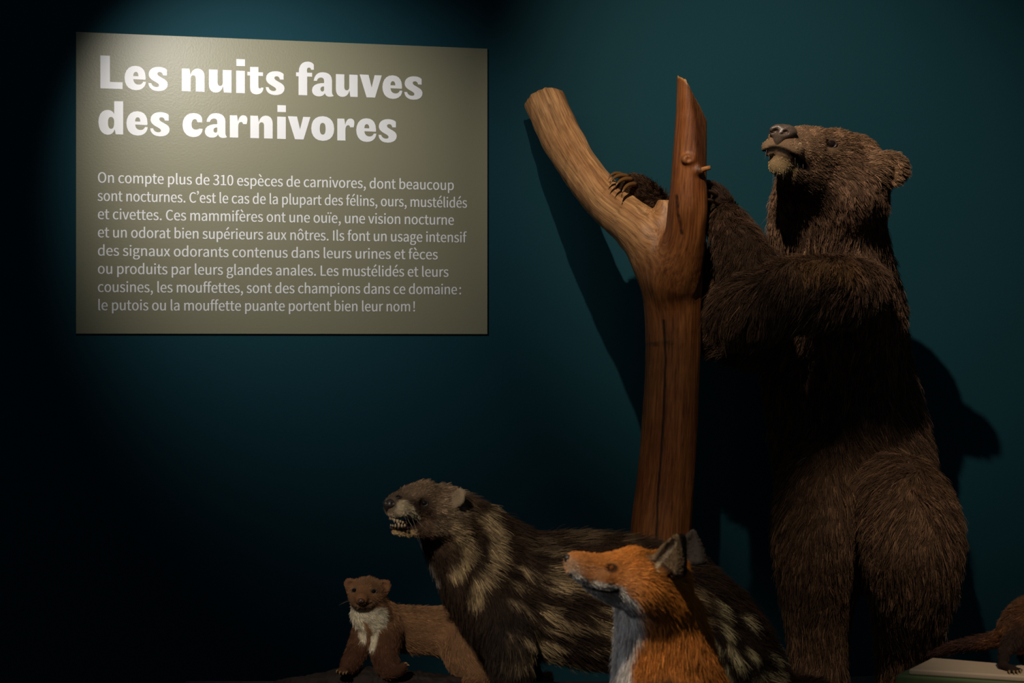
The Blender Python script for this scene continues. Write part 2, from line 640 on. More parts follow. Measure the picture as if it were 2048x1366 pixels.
def wood_mat():
    m, N, L, b = new_mat('driftwood')
    g = node(N, 'ShaderNodeAttribute', attribute_name='grain')
    c = node(N, 'ShaderNodeAttribute', attribute_name='coat')
    n1 = node(N, 'ShaderNodeTexNoise', Scale=1.0, Detail=6.0, Roughness=0.65)
    mp = N.new('ShaderNodeMapping')
    mp.inputs['Scale'].default_value = (150, 150, 9)
    L.new(g.outputs['Vector'], mp.inputs['Vector'])
    L.new(mp.outputs['Vector'], n1.inputs['Vector'])
    r = N.new('ShaderNodeValToRGB')
    r.color_ramp.elements[0].position = 0.30
    r.color_ramp.elements[0].color = (0.36, 0.28, 0.21, 1)
    r.color_ramp.elements[1].position = 0.68
    r.color_ramp.elements[1].color = (1.25, 1.2, 1.1, 1)
    L.new(n1.outputs['Fac'], r.inputs['Fac'])
    n2 = node(N, 'ShaderNodeTexNoise', Scale=1.0, Detail=4.0)
    mp2 = N.new('ShaderNodeMapping')
    mp2.inputs['Scale'].default_value = (14, 14, 2.5)
    L.new(g.outputs['Vector'], mp2.inputs['Vector'])
    L.new(mp2.outputs['Vector'], n2.inputs['Vector'])
    r2 = N.new('ShaderNodeValToRGB')
    r2.color_ramp.elements[0].position = 0.35
    r2.color_ramp.elements[0].color = (0.62, 0.50, 0.40, 1)
    r2.color_ramp.elements[1].position = 0.62
    r2.color_ramp.elements[1].color = (1, 1, 1, 1)
    L.new(n2.outputs['Fac'], r2.inputs['Fac'])
    mx = node(N, 'ShaderNodeMix', data_type='RGBA', blend_type='MULTIPLY')
    mx.inputs[0].default_value = 1.0
    L.new(c.outputs['Color'], mx.inputs[6]); L.new(r.outputs['Color'], mx.inputs[7])
    mx2 = node(N, 'ShaderNodeMix', data_type='RGBA', blend_type='MULTIPLY')
    mx2.inputs[0].default_value = 1.0
    L.new(mx.outputs[2], mx2.inputs[6]); L.new(r2.outputs['Color'], mx2.inputs[7])
    L.new(mx2.outputs[2], b.inputs['Base Color'])
    b.inputs['Roughness'].default_value = 0.5
    b.inputs['Specular IOR Level'].default_value = 0.4
    bp = node(N, 'ShaderNodeBump', Strength=0.5, Distance=0.004)
    L.new(n1.outputs['Fac'], bp.inputs['Height'])
    L.new(bp.outputs['Normal'], b.inputs['Normal'])
    return m


def noisy(name, col, scale, rough=0.8, bump=0.3, dist=0.004, amp=0.25):
    m, N, L, b = new_mat(name)
    tc = N.new('ShaderNodeTexCoord')
    n1 = node(N, 'ShaderNodeTexNoise', Scale=scale, Detail=5.0)
    L.new(tc.outputs['Object'], n1.inputs['Vector'])
    r = N.new('ShaderNodeValToRGB')
    r.color_ramp.elements[0].position = 0.3
    r.color_ramp.elements[1].position = 0.7
    r.color_ramp.elements[0].color = (*[v * (1 - amp) for v in col], 1)
    r.color_ramp.elements[1].color = (*[v * (1 + amp) for v in col], 1)
    L.new(n1.outputs['Fac'], r.inputs['Fac'])
    L.new(r.outputs['Color'], b.inputs['Base Color'])
    b.inputs['Roughness'].default_value = rough
    b.inputs['Specular IOR Level'].default_value = 0.25
    bp = node(N, 'ShaderNodeBump', Strength=bump, Distance=dist)
    L.new(n1.outputs['Fac'], bp.inputs['Height'])
    L.new(bp.outputs['Normal'], b.inputs['Normal'])
    return m


FUR = fur_mat()
SKIN = skin_mat()
HORN = plain('dark horn claw', (0.16, 0.075, 0.022), 0.28)
HORN_DARK = plain('blackish horn claw', (0.05, 0.026, 0.012), 0.3)
TOOTH = plain('old ivory tooth', (0.33, 0.25, 0.15), 0.3)
WHISK = plain('pale whisker', (0.35, 0.28, 0.2), 0.4)

# ------------------------------------------------------------------ setting: wall and floor
# the wall runs away to the right: 1/Y falls evenly across the picture
WK = 543.0 * 5.12


def wall_Y(px):
    return WK / (569.0 - 0.0401 * (px - 1024))


A, Bp = P(0, 683, wall_Y(0)), P(2048, 683, wall_Y(2048))
WT = norm(np.array([Bp[0] - A[0], Bp[1] - A[1], 0]))          # along the wall, to the right
WN = np.array([WT[1], -WT[0], 0])                             # out of the wall, to the room
W0 = np.array([A[0], A[1], 0])


def on_wall(px, py, lift=0.0):
    d = P(px, py, 1.0) - np.array([0, 0, CAM_Z])
    o = np.array([0, 0, CAM_Z])
    t = ((W0 + WN * lift - o) @ WN) / (d @ WN)
    return o + d * t


def box_from(c, u, v, w):
    """Box with corner c and edge vectors u, v, w."""
    c, u, v, w = (np.array(x, float) for x in (c, u, v, w))
    V = [c, c + u, c + u + v, c + v, c + w, c + u + w, c + u + v + w, c + v + w]
    Fc = [[0, 3, 2, 1], [4, 5, 6, 7], [0, 1, 5, 4], [1, 2, 6, 5], [2, 3, 7, 6], [3, 0, 4, 7]]
    if np.dot(np.cross(u, v), w) < 0:
        Fc = [f[::-1] for f in Fc]
    return V, Fc


def bevel(o, w, seg=2):
    m = o.modifiers.new('edge', 'BEVEL')
    m.width = w
    m.segments = seg
    m.limit_method = 'ANGLE'
    return o


V, Fc = box_from(W0 - WT * 1.2 + np.array([0, 0, -0.1]), WT * 6.2, -WN * 0.12, (0, 0, 3.7))
o = mesh_obj('wall_back', V, Fc, wall_mat(), smooth=False); o['kind'] = 'structure'
V, Fc = box_from((-3.2, -0.6, -0.1), (7.2, 0, 0), (0, 6.5, 0), (0, 0, 0.1))
o = mesh_obj('floor', V, Fc, noisy('grey gallery floor', (0.16, 0.155, 0.145), 6.0, 0.7, 0.05), smooth=False); o['kind'] = 'structure'

# ------------------------------------------------------------------ text panel
TH = 0.006
c_tl, c_tr = on_wall(152, 64, TH), on_wall(975, 97, TH)
c_bl, c_br = on_wall(152, 668, TH), on_wall(975, 668, TH)
panel = thing('text_panel', 'large khaki wall panel with white French text about carnivores', 'sign', c_bl - WN * TH)
zt, zb = (c_tl[2] + c_tr[2]) / 2, (c_bl[2] + c_br[2]) / 2
pw = (c_br - c_bl) @ WT
p0 = np.array([c_bl[0], c_bl[1], zb])
V, Fc = box_from(p0 - WN * TH, WT * pw, WN * TH, (0, 0, zt - zb))
bevel(mesh_obj('panel_board', V, Fc, panel_mat(), panel, smooth=False), 0.001)


def uv_panel(px, py):
    """Place on the panel (metres right of and above its lower left corner) of a point seen at px, py."""
    q = on_wall(px, py, TH) - p0
    return np.array([q @ WT, q[2]])


WHITE = plain('white vinyl lettering', (0.84, 0.83, 0.84), 0.45)


def lettering(name, splines, weight=0.0):
    """splines: closed Bezier rings [(handle, point, handle), ...] in panel metres -> one mesh of letters on the panel."""
    cu = bpy.data.curves.new(name, 'CURVE')
    cu.dimensions = '2D'
    cu.fill_mode = 'BOTH'
    cu.resolution_u = 5
    cu.extrude = 0.0003
    for ring in splines:
        s = cu.splines.new('BEZIER')
        s.bezier_points.add(len(ring) - 1)
        s.use_cyclic_u = True
        for bp_, (a, b, c) in zip(s.bezier_points, ring):
            bp_.handle_left_type = bp_.handle_right_type = 'FREE'
            bp_.co = (b[0], b[1], 0)
            bp_.handle_left = (a[0], a[1], 0)
            bp_.handle_right = (c[0], c[1], 0)
    tmp = bpy.data.objects.new(name + ' outline', cu)
    COL.objects.link(tmp)
    dg = bpy.context.evaluated_depsgraph_get()
    me = bpy.data.meshes.new_from_object(tmp.evaluated_get(dg))
    COL.objects.unlink(tmp)
    bpy.data.objects.remove(tmp)
    if weight:                       # a little more stroke width: the same outlines again, a hair to either side
        n = len(me.vertices)
        co = np.zeros(n * 3, np.float32)
        me.vertices.foreach_get('co', co)
        co = co.reshape(-1, 3)
        fs = [list(p.vertices) for p in me.polygons]
        me = bpy.data.meshes.new(name)
        me.from_pydata(np.concatenate([co + [-weight, 0, 0], co + [weight, 0, 0.00002]]).tolist(), [], fs + [[i + n for i in f] for f in fs])
    me.name = name
    me.materials.clear()
    me.materials.append(WHITE)
    o = bpy.data.objects.new(name, me)
    M = Matrix((WT.tolist(), [0, 0, 1], WN.tolist())).transposed().to_4x4()
    loc = p0 + WN * 0.0005 - np.array(panel.location)
    M.translation = Vector(loc)
    o.matrix_local = M
    return link(o, panel)


# heavy title letters: outline strings in thousandths, drawn in two sets of slightly different size
HEAVY = {
    'L': (0, "M 0,0 L 215,0 L 215,68 L 92,68 L 92,329 L 0,329 Z"),
    'e': (0, "M 202,101 C 207,115 204,125 204,130 C 204,195 170,238 107,238 C 40,238 0,185 0,113 C 0,40 40,-7 107,-7 C 170,-7 204,30 208,81 L 181,82 C 175,62 158,50 135,50 C 105,50 86,70 85,103 Z M 84,134 L 134,134 C 136,160 126,177 110,177 C 94,177 84,160 84,134 Z"),
    's': (0, "M 181,152 L 143,152 C 140,172 130,184 112,184 C 97,184 88,177 88,166 C 88,148 110,140 135,126 C 170,108 190,92 190,62 C 190,18 150,-9 95,-9 C 35,-9 2,22 0,70 L 28,70 C 33,48 52,32 78,32 C 96,32 105,40 105,50 C 105,66 85,74 60,88 C 25,107 3,125 3,160 C 3,207 45,236 100,236 C 135,236 163,228 181,210 Z"),
    'n': (0, "M 0,0 L 87,0 L 87,128 C 87,150 97,164 114,164 C 131,164 138,150 138,128 L 138,0 L 225,0 L 225,155 C 225,205 198,233 158,233 C 122,233 96,210 85,165 L 76,229 L 0,229 Z"),
    'u': (0, "M 225,229 L 138,229 L 138,101 C 138,79 128,65 111,65 C 94,65 87,79 87,101 L 87,229 L 0,229 L 0,74 C 0,24 27,-4 67,-4 C 103,-4 129,19 140,64 L 149,0 L 225,0 Z"),
    'i': (0, "M 0,0 L 87,0 L 87,227 L 0,227 Z M 2,275 L 88,275 L 88,345 L 2,345 Z"),
    't': (0, "M 27,270 L 111,272 L 111,219 L 157,219 L 157,182 L 111,182 L 111,75 C 111,60 118,54 126,54 C 133,54 137,58 138,64 L 162,62 C 160,15 130,-8 90,-8 C 50,-8 27,15 27,60 L 27,182 L 0,182 L 0,219 L 27,219 Z"),
    'f': (1, "M 24,0 L 107,0 L 107,182 L 155,182 L 155,220 L 107,220 L 105,240 C 105,262 112,270 125,270 C 138,270 143,262 143,250 L 171,250 L 171,300 C 160,320 135,328 112,328 C 60,328 24,290 26,220 L 0,220 L 0,182 L 24,182 Z"),
    'a': (1, "M 16,144 L 48,144 C 52,165 68,177 90,177 C 110,177 117,165 117,145 L 117,125 C 60,125 0,105 0,52 C 0,15 28,-7 65,-7 C 95,-7 115,5 125,27 C 130,5 145,-7 170,-7 C 185,-7 198,-4 209,2 L 209,6 C 200,12 194,22 194,45 L 194,150 C 194,205 160,230 105,230 C 60,230 25,205 16,144 Z M 117,92 L 117,60 C 117,48 108,42 100,42 C 88,42 82,52 82,65 C 82,82 95,92 117,92 Z"),
    'v': (1, "M 0,222 L 88,221 L 117,98 L 147,220 L 217,220 L 151,0 L 68,0 Z"),
    'd': (0, "M 239,0 L 167,0 L 158,50 C 145,10 120,-7 88,-7 C 35,-7 0,45 0,120 C 0,195 35,242 90,242 C 120,242 140,228 152,203 L 152,331 L 239,333 Z M 152,120 C 152,150 145,172 122,172 C 100,172 92,150 92,115 C 92,80 100,53 122,53 C 145,53 152,80 152,120 Z"),
    'c': (0, "M 194,145 L 146,145 C 144,166 136,176 122,176 C 100,176 89,150 89,120 C 89,82 108,70 130,70 C 148,70 160,76 168,81 L 199,80 C 196,25 160,-7 105,-7 C 38,-7 0,45 0,113 C 0,187 42,237 110,237 C 160,237 190,215 194,180 Z"),
    'r': (0, "M 0,0 L 84,0 L 84,110 C 84,150 98,160 115,160 C 125,160 130,150 131,140 L 168,140 C 172,155 176,170 176,190 C 176,215 160,230 135,230 C 110,230 90,210 82,165 L 72,227 L 0,226 Z"),
    'o': (1, "M 111,232 C 40,232 0,185 0,112 C 0,38 40,-8 111,-8 C 182,-8 222,38 222,112 C 222,185 182,232 111,232 Z M 111,167 C 92,167 82,150 82,110 C 82,72 92,52 111,52 C 130,52 139,72 139,110 C 139,150 130,167 111,167 Z"),
}
HSCALE = [(uv_panel(340, 300)[0] - uv_panel(240, 300)[0]) / 100 / 4.876, (uv_panel(750, 300)[0] - uv_panel(650, 300)[0]) / 100 / 4.876]


def outline(path, ox, oy, sc):
    rings, ring = [], []
    tok = path.split()
    i = 0
    pt = lambda t: np.array([float(v) for v in t.split(',')]) * sc + np.array([ox, oy])
    while i < len(tok):
        c = tok[i]
        if c == 'M':
            q = pt(tok[i + 1]); ring = [[q, q, q]]; i += 2
        elif c == 'L':
            q = pt(tok[i + 1])
            a = ring[-1][1]
            ring[-1][2] = a + (q - a) / 3
            ring.append([q + (a - q) / 3, q, q]); i += 2
        elif c == 'C':
            ring[-1][2] = pt(tok[i + 1])
            q = pt(tok[i + 3])
            ring.append([pt(tok[i + 2]), q, q]); i += 4
        else:
            a, b = ring[-1], ring[0]
            if np.allclose(a[1], b[1], atol=1e-7):
                b[0] = a[0]; ring.pop()
            else:
                d = b[1] - a[1]
                a[2] = a[1] + d / 3; b[0] = b[1] - d / 3
            rings.append(ring); i += 1
    return rings


T1 = [(140, c) for c in (('L', 297), ('e', 533), ('s', 765), ('n', 1091), ('u', 1355), ('i', 1621), ('t', 1730), ('s', 1909))] + \
     [(560, c) for c in (('f', 157), ('a', 312), ('u', 545), ('v', 777), ('e', 999), ('s', 1213))]
T2 = [(140, c) for c in (('d', 278), ('e', 551), ('s', 783), ('c', 1098), ('a', 1315), ('r', 1559), ('n', 1759), ('i', 2021))] + \
     [(560, c) for c in (('v', 77), ('o', 305), ('r', 559), ('e', 744), ('s', 961))]
for row, by in ((T1, uv_panel(223, 177.6)[1]), (T2, uv_panel(240, 269.0)[1])):
    sp = []
    for x0, (ch, cx) in row:
        u = uv_panel(x0 + cx / 4.876, 200 if row is T1 else 280)[0]
        st, path = HEAVY[ch]
        sp += outline(path, u, by, HSCALE[st])
    lettering('title_line', sp)

GLYPHS = """ |78|
!|113|44,127,46,77,53,77 60,77,68,77,69,127 70,176,72,226,72,238 72,250,72,262,62,262 51,262,40,262,40,250 41,238,41,226,42,176;44,-5,56,-5,69,-5 79,5,79,20,79,34 69,44,56,44,44,44 33,34,33,20,33,5
,|97|24,-60,26,-67,58,-53 77,-27,77,7,77,30 67,44,50,44,37,44 26,36,26,22,26,8 37,-1,50,-1,51,-1 52,0,54,0,53,-21 40,-38,19,-48,21,-54
.|97|36,-5,49,-5,61,-5 72,5,72,20,72,34 61,44,49,44,36,44 26,34,26,20,26,5
0|194|48,-5,97,-5,146,-5 177,40,177,129,177,218 146,261,97,261,48,261 18,218,18,129,18,40;126,21,97,21,68,21 48,54,48,129,48,204 68,236,97,236,126,236 146,204,146,129,146,54
1|194|31,9,31,0,78,0 125,0,172,0,172,9 172,18,172,27,154,27 137,27,120,27,120,103 120,180,120,257,112,257 104,257,96,257,82,249 65,243,42,238,42,232 42,225,42,218,58,218 73,218,88,218,88,154 88,90,88,27,69,27 50,27,31,27,31,18
3|194|52,-5,92,-5,138,-5 175,23,175,69,175,104 151,126,120,134,120,134 120,135,120,136,148,145 166,166,166,197,166,238 134,261,91,261,62,261 39,248,20,231,25,224 31,217,37,210,51,225 69,235,90,235,117,235 133,219,133,195,133,167 116,146,62,146,62,137 62,129,62,121,122,121 142,101,142,70,142,40 121,22,90,22,61,22 42,36,27,51,21,45 16,38,10,31,27,12
:|97|36,137,49,137,61,137 72,146,72,161,72,175 61,186,49,186,36,186 26,175,26,161,26,146;36,-5,49,-5,61,-5 72,5,72,20,72,34 61,44,49,44,36,44 26,34,26,20,26,5
C|223|68,-5,132,-5,165,-5 190,9,211,32,205,39 199,46,193,53,176,35 158,24,133,24,84,24 54,64,54,129,54,193 86,233,134,233,157,233 173,223,187,209,193,216 199,223,204,230,190,246 165,261,134,261,69,261 20,211,20,128,20,45
I|102|35,86,35,0,46,0 57,0,68,0,68,86 68,171,68,257,57,257 46,257,35,257,35,171
L|190|35,86,35,0,84,0 132,0,180,0,180,9 180,18,180,28,143,28 105,28,68,28,68,104 68,180,68,257,57,257 46,257,35,257,35,171
O|260|65,-5,130,-5,194,-5 239,47,239,129,239,211 194,261,130,261,65,261 20,211,20,129,20,47;176,24,130,24,84,24 54,65,54,129,54,193 84,233,130,233,176,233 206,193,206,129,206,65
a|197|44,-5,76,-5,99,-5 121,8,139,23,139,23 140,23,140,23,141,15 142,8,143,0,152,0 160,0,169,0,169,39 169,78,169,117,169,164 150,195,103,195,72,195 46,181,29,170,33,163 37,155,41,148,56,158 76,168,98,168,129,168 137,145,137,120,56,111 21,91,21,49,21,15;103,21,85,21,66,21 51,30,51,51,51,76 73,92,137,99,137,81 137,64,137,46,119,30
b|216|98,-5,116,-5,159,-5 199,33,199,98,199,157 172,195,123,195,102,195 81,183,63,168,63,180 64,191,64,202,64,228 64,253,64,279,54,279 43,279,32,279,32,186 32,93,32,0,41,0 49,0,58,0,59,7 60,13,61,20,61,20 62,20,62,20,78,5;142,22,111,22,98,22 81,27,64,42,64,75 64,109,64,142,82,159 99,168,115,168,151,168 165,140,165,98,165,51
c|178|57,-5,107,-5,130,-5 152,5,169,19,164,26 159,34,155,41,143,30 127,22,110,22,75,22 51,51,51,95,51,139 76,168,111,168,126,168 138,161,149,152,154,159 160,166,165,173,152,185 134,195,110,195,61,195 18,158,18,95,18,32
d|217|49,-5,97,-5,120,-5 140,8,155,22,155,22 155,22,156,22,157,15 158,7,159,0,167,0 176,0,185,0,185,93 185,186,185,279,174,279 163,279,153,279,153,254 153,230,153,206,153,195 154,184,154,173,138,187 123,195,101,195,57,195 19,157,19,95,19,32;121,22,104,22,71,22 51,49,51,95,51,139 76,168,106,168,122,168 137,162,153,148,153,115 153,82,153,48,137,31
e|194|58,-5,109,-5,135,-5 155,4,172,15,168,22 164,29,160,36,146,27 131,21,113,21,77,21 52,47,50,88,92,88 135,88,178,88,179,92 179,99,179,106,179,160 152,195,103,195,60,195 18,157,18,95,18,32;83,110,49,110,53,148 77,169,104,169,134,169 151,149,151,110,117,110
f|114|12,172,12,164,20,164 29,164,37,164,37,109 37,55,37,0,48,0 59,0,69,0,69,55 69,109,69,164,83,164 96,164,110,164,110,173 110,181,110,190,96,190 83,190,69,190,69,200 69,210,69,220,69,245 78,258,96,258,103,258 111,256,118,252,120,261 122,269,125,277,116,281 105,283,93,283,55,283 37,259,37,221,37,210 37,200,37,190,29,190 20,189,12,188,12,180
g|197|50,-88,96,-88,155,-88 193,-57,193,-22,193,10 170,23,126,23,114,23 101,23,89,23,63,23 56,32,56,44,56,55 61,61,68,67,76,63 87,60,96,60,135,60 166,86,166,126,166,143 159,157,150,166,163,166 176,166,189,166,189,174 189,182,189,190,167,190 145,190,123,190,116,193 107,195,96,195,58,195 25,169,25,127,25,104 37,86,50,76,50,76 50,75,50,75,40,68 29,55,29,39,29,24 36,14,46,8,46,7 46,7,46,6,28,-5 18,-20,18,-37,18,-69;118,82,96,82,74,82 56,99,56,127,56,155 74,172,96,172,119,172 137,155,137,127,137,99;138,-65,101,-65,66,-65 46,-53,46,-32,46,-21 51,-10,65,0,74,-2 83,-3,90,-3,101,-3 112,-3,123,-3,148,-3 161,-9,161,-27,161,-47
h|212|32,93,32,0,43,0 54,0,64,0,64,46 64,92,64,138,83,157 97,167,116,167,141,167 152,152,152,116,152,77 152,39,152,0,163,0 174,0,184,0,184,40 184,80,184,120,184,169 166,195,126,195,100,195 81,181,63,163,63,176 64,189,64,202,64,228 64,253,64,279,54,279 43,279,32,279,32,186
i|96|32,63,32,0,43,0 54,0,64,0,64,63 64,127,64,190,54,190 43,190,32,190,32,127;36,229,48,229,61,229 70,238,70,251,70,263 61,271,48,271,36,271 27,263,27,251,27,238
l|99|42,-5,66,-5,75,-5 80,-3,84,-2,83,6 81,15,80,23,76,22 75,22,73,22,68,22 64,26,64,36,64,117 64,198,64,279,54,279 43,279,32,279,32,198 32,118,32,38,32,11
m|324|32,63,32,0,43,0 54,0,64,0,64,46 64,92,64,138,82,158 98,167,112,167,136,167 147,152,147,116,147,77 147,39,147,0,158,0 169,0,179,0,179,46 179,92,179,138,197,158 213,167,227,167,251,167 263,152,263,116,263,77 263,39,263,0,273,0 284,0,294,0,294,40 294,80,294,120,294,169 276,195,237,195,214,195 194,180,174,159,166,181 151,195,121,195,99,195 79,181,62,162,62,162 62,162,62,162,61,172 60,181,58,190,50,190 41,190,32,190,32,127
n|213|32,63,32,0,43,0 54,0,64,0,64,46 64,92,64,138,83,157 97,167,116,167,141,167 152,152,152,116,152,77 152,39,152,0,163,0 174,0,184,0,184,40 184,80,184,120,184,169 166,195,126,195,100,195 80,181,62,162,62,162 62,162,62,162,61,172 60,181,58,190,50,190 41,190,32,190,32,127
o|212|60,-5,106,-5,153,-5 194,32,194,95,194,158 153,195,106,195,60,195 18,158,18,95,18,32;139,22,106,22,73,22 51,51,51,95,51,139 73,168,106,168,139,168 161,139,161,95,161,51
p|217|32,10,32,-80,43,-80 54,-80,64,-80,64,-59 64,-37,64,-16,64,-5 64,6,63,18,81,3 99,-5,116,-5,159,-5 199,33,199,98,199,157 172,195,123,195,101,195 79,182,62,168,62,168 62,168,62,168,61,175 60,183,58,190,50,190 41,190,32,190,32,100;142,22,111,22,98,22 81,27,64,42,64,75 64,109,64,142,83,159 99,168,115,168,151,168 165,140,165,98,165,51
r|136|32,63,32,0,43,0 54,0,64,0,64,41 64,81,64,122,77,154 96,166,112,166,120,166 124,165,131,163,133,172 135,182,137,191,131,194 125,195,116,195,95,195 76,180,62,155,62,155 62,155,62,155,61,167 60,179,58,190,50,190 41,190,32,190,32,127
s|164|55,-5,82,-5,127,-5 151,21,151,52,151,88 121,99,93,110,72,118 52,125,52,143,52,158 63,170,88,170,104,170 118,163,131,153,136,160 141,167,146,173,132,185 111,195,87,195,46,195 22,171,22,141,22,109 50,96,77,86,98,78 120,69,120,50,120,34 108,20,83,20,60,20 43,29,27,43,21,36 16,29,11,22,29,7
t|132|51,-5,92,-5,104,-5 116,-1,127,2,125,11 123,19,121,27,114,24 106,21,99,21,77,21 70,35,70,58,70,93 70,129,70,164,87,164 104,164,121,164,121,173 121,181,121,190,104,190 87,190,70,190,70,208 70,226,70,244,61,244 52,244,43,244,42,226 41,208,40,190,30,190 19,189,9,188,9,180 9,172,9,164,19,164 28,164,38,164,38,129 38,94,38,59,38,21
u|212|48,-5,88,-5,114,-5 133,9,151,30,151,30 151,30,152,30,152,20 153,10,154,0,163,0 172,0,181,0,181,63 181,127,181,190,170,190 159,190,149,190,149,145 149,100,149,55,131,33 117,23,97,23,72,23 62,38,62,74,62,112 62,151,62,190,51,190 40,190,29,190,29,150 29,110,29,70,29,21
v|182|50,63,73,0,86,0 98,0,111,0,133,63 155,127,178,190,167,190 157,190,146,190,134,154 122,118,110,82,105,63 98,44,93,26,92,26 92,26,91,26,85,44 79,63,74,82,62,118 50,154,38,190,27,190 16,190,5,190,27,127
x|174|26,33,5,0,16,0 28,0,39,0,47,15 56,30,64,44,71,56 77,68,84,78,84,78 85,78,85,78,93,68 100,56,106,44,115,30 125,15,134,0,146,0 157,0,169,0,148,32 127,64,106,96,126,127 145,159,164,190,153,190 142,190,131,190,123,176 115,162,107,148,102,138 96,127,91,117,90,117 90,117,89,117,83,127 76,138,70,148,62,162 53,176,45,190,33,190 22,190,10,190,29,160 49,129,68,99,47,66
è|194|58,-5,109,-5,135,-5 155,4,172,15,168,22 164,29,160,36,146,27 131,21,113,21,77,21 52,47,50,88,92,88 135,88,178,88,179,92 179,99,179,106,179,160 152,195,103,195,60,195 18,157,18,95,18,32;83,110,49,110,53,148 77,169,104,169,134,169 151,149,151,110,117,110;88,244,109,224,114,229 120,235,125,240,107,262 88,284,70,305,62,298 55,291,47,284,68,264
é|194|58,-5,109,-5,135,-5 155,4,172,15,168,22 164,29,160,36,146,27 131,21,113,21,77,21 52,47,50,88,92,88 135,88,178,88,179,92 179,99,179,106,179,160 152,195,103,195,60,195 18,157,18,95,18,32;83,110,49,110,53,148 77,169,104,169,134,169 151,149,151,110,117,110;92,229,98,224,118,244 138,264,159,284,151,291 144,298,137,305,118,284 100,262,81,240,87,235
ï|96|32,63,32,0,43,0 54,0,64,0,64,63 64,127,64,190,54,190 43,190,32,190,32,127;0,230,11,230,22,230 30,238,30,249,30,260 22,269,11,269,0,269 -9,260,-9,249,-9,238;75,230,86,230,97,230 105,238,105,249,105,260 97,269,86,269,75,269 67,260,67,249,67,238
ô|212|60,-5,106,-5,153,-5 194,32,194,95,194,158 153,195,106,195,60,195 18,158,18,95,18,32;139,22,106,22,73,22 51,51,51,95,51,139 73,168,106,168,139,168 161,139,161,95,161,51;60,253,46,235,50,231 55,227,59,222,74,237 90,252,105,266,106,266 106,266,107,266,122,252 138,237,153,222,158,227 162,231,167,235,152,253 137,271,122,290,111,290 101,290,90,290,75,271
’|80|36,219,17,210,19,205 22,201,24,196,47,207 68,231,68,262,68,281 55,295,40,295,25,295 16,284,16,272,16,260 25,250,39,250,42,250 46,251,48,253,48,237"""
GL = {}
for line in GLYPHS.split('\n'):
    ch, adv, body = line[0], *line[2:].split('|')
    GL[ch] = (float(adv), [[[float(v) for v in p.split(',')] for p in s.split(' ')] for s in body.split(';')] if body else [])
LINES = [("On compte plus de 310 espèces de carnivores, dont beaucoup", 365.3, 908),
         ("sont nocturnes. C’est le cas de la plupart des félins, ours, mustélidés", 401.8, 934),
         ("et civettes. Ces mammifères ont une ouïe, une vision nocturne", 438.3, 908),
         ("et un odorat bien supérieurs aux nôtres. Ils font un usage intensif", 474.7, 932),
         ("des signaux odorants contenus dans leurs urines et fèces", 511.2, 875.5),
         ("ou produits par leurs glandes anales. Les mustélidés et leurs", 547.5, 897),
         ("cousines, les mouffettes, sont des champions dans ce domaine :", 584.0, 923),
         ("le putois ou la mouffette puante portent bien leur nom !", 620.4, 831.5)]
em = (uv_panel(200, 531.7)[1] - uv_panel(200, 547.5)[1]) / 195.0
for text, by, rx in LINES:
    sp = []
    u0, y0 = uv_panel(195.5, by)
    wd = uv_panel(rx, by)[0] - u0
    adv = lambda i, c: GL[c][0] * (0.45 if c == ' ' and i + 1 < len(text) and text[i + 1] in ':!' else 1.0)
    tot = sum(adv(i, c) for i, c in enumerate(text)) - 20
    sx = wd / tot
    x = -10
    for i, c in enumerate(text):
        for ring in GL[c][1]:
            sp.append([[np.array([u0 + (x + p[j]) * sx, y0 + p[j + 1] * em]) for j in (0, 2, 4)] for p in ring])
        x += adv(i, c)
    lettering('paragraph_line', sp, 0.00045)

# ------------------------------------------------------------------ forked tree trunk
TRUNK_BASE = P(1322, 1468, 4.38); TRUNK_BASE[2] = 0.0
tree = thing('forked_tree_trunk', 'bare forked tree trunk of orange brown wood held by the bear', 'tree trunk', TRUNK_BASE)
T = Body(0.0034)
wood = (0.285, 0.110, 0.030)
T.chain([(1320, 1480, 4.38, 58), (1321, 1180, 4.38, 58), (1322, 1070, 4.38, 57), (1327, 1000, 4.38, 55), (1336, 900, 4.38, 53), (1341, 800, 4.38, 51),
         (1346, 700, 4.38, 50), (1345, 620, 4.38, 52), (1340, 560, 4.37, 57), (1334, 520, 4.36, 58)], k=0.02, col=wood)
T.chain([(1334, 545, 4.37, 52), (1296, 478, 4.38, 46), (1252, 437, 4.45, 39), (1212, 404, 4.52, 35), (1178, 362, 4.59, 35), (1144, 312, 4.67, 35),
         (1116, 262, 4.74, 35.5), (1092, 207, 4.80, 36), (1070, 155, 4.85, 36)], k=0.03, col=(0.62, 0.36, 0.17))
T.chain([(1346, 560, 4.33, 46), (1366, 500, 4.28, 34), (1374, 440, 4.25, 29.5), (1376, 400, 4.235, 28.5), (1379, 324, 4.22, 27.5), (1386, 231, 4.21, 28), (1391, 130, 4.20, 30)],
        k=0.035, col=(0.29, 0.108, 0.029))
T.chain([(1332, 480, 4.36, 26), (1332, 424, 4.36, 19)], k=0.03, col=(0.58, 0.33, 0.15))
# stub of a third limb, sawn flat
q = P(1332, 401, 4.36)
T.add(Seg(P(1331, 450, 4.36), 0.034, P(1331, 412, 4.36), 0.030, 1.0, 0.012), (0.58, 0.33, 0.15))
T.add(Cut(q, (0.12, 0.0, 1.0), q - [0.045, 0.07, 0.0], q + [0.030, 0.07, 0.06]), (0, 0, 0))
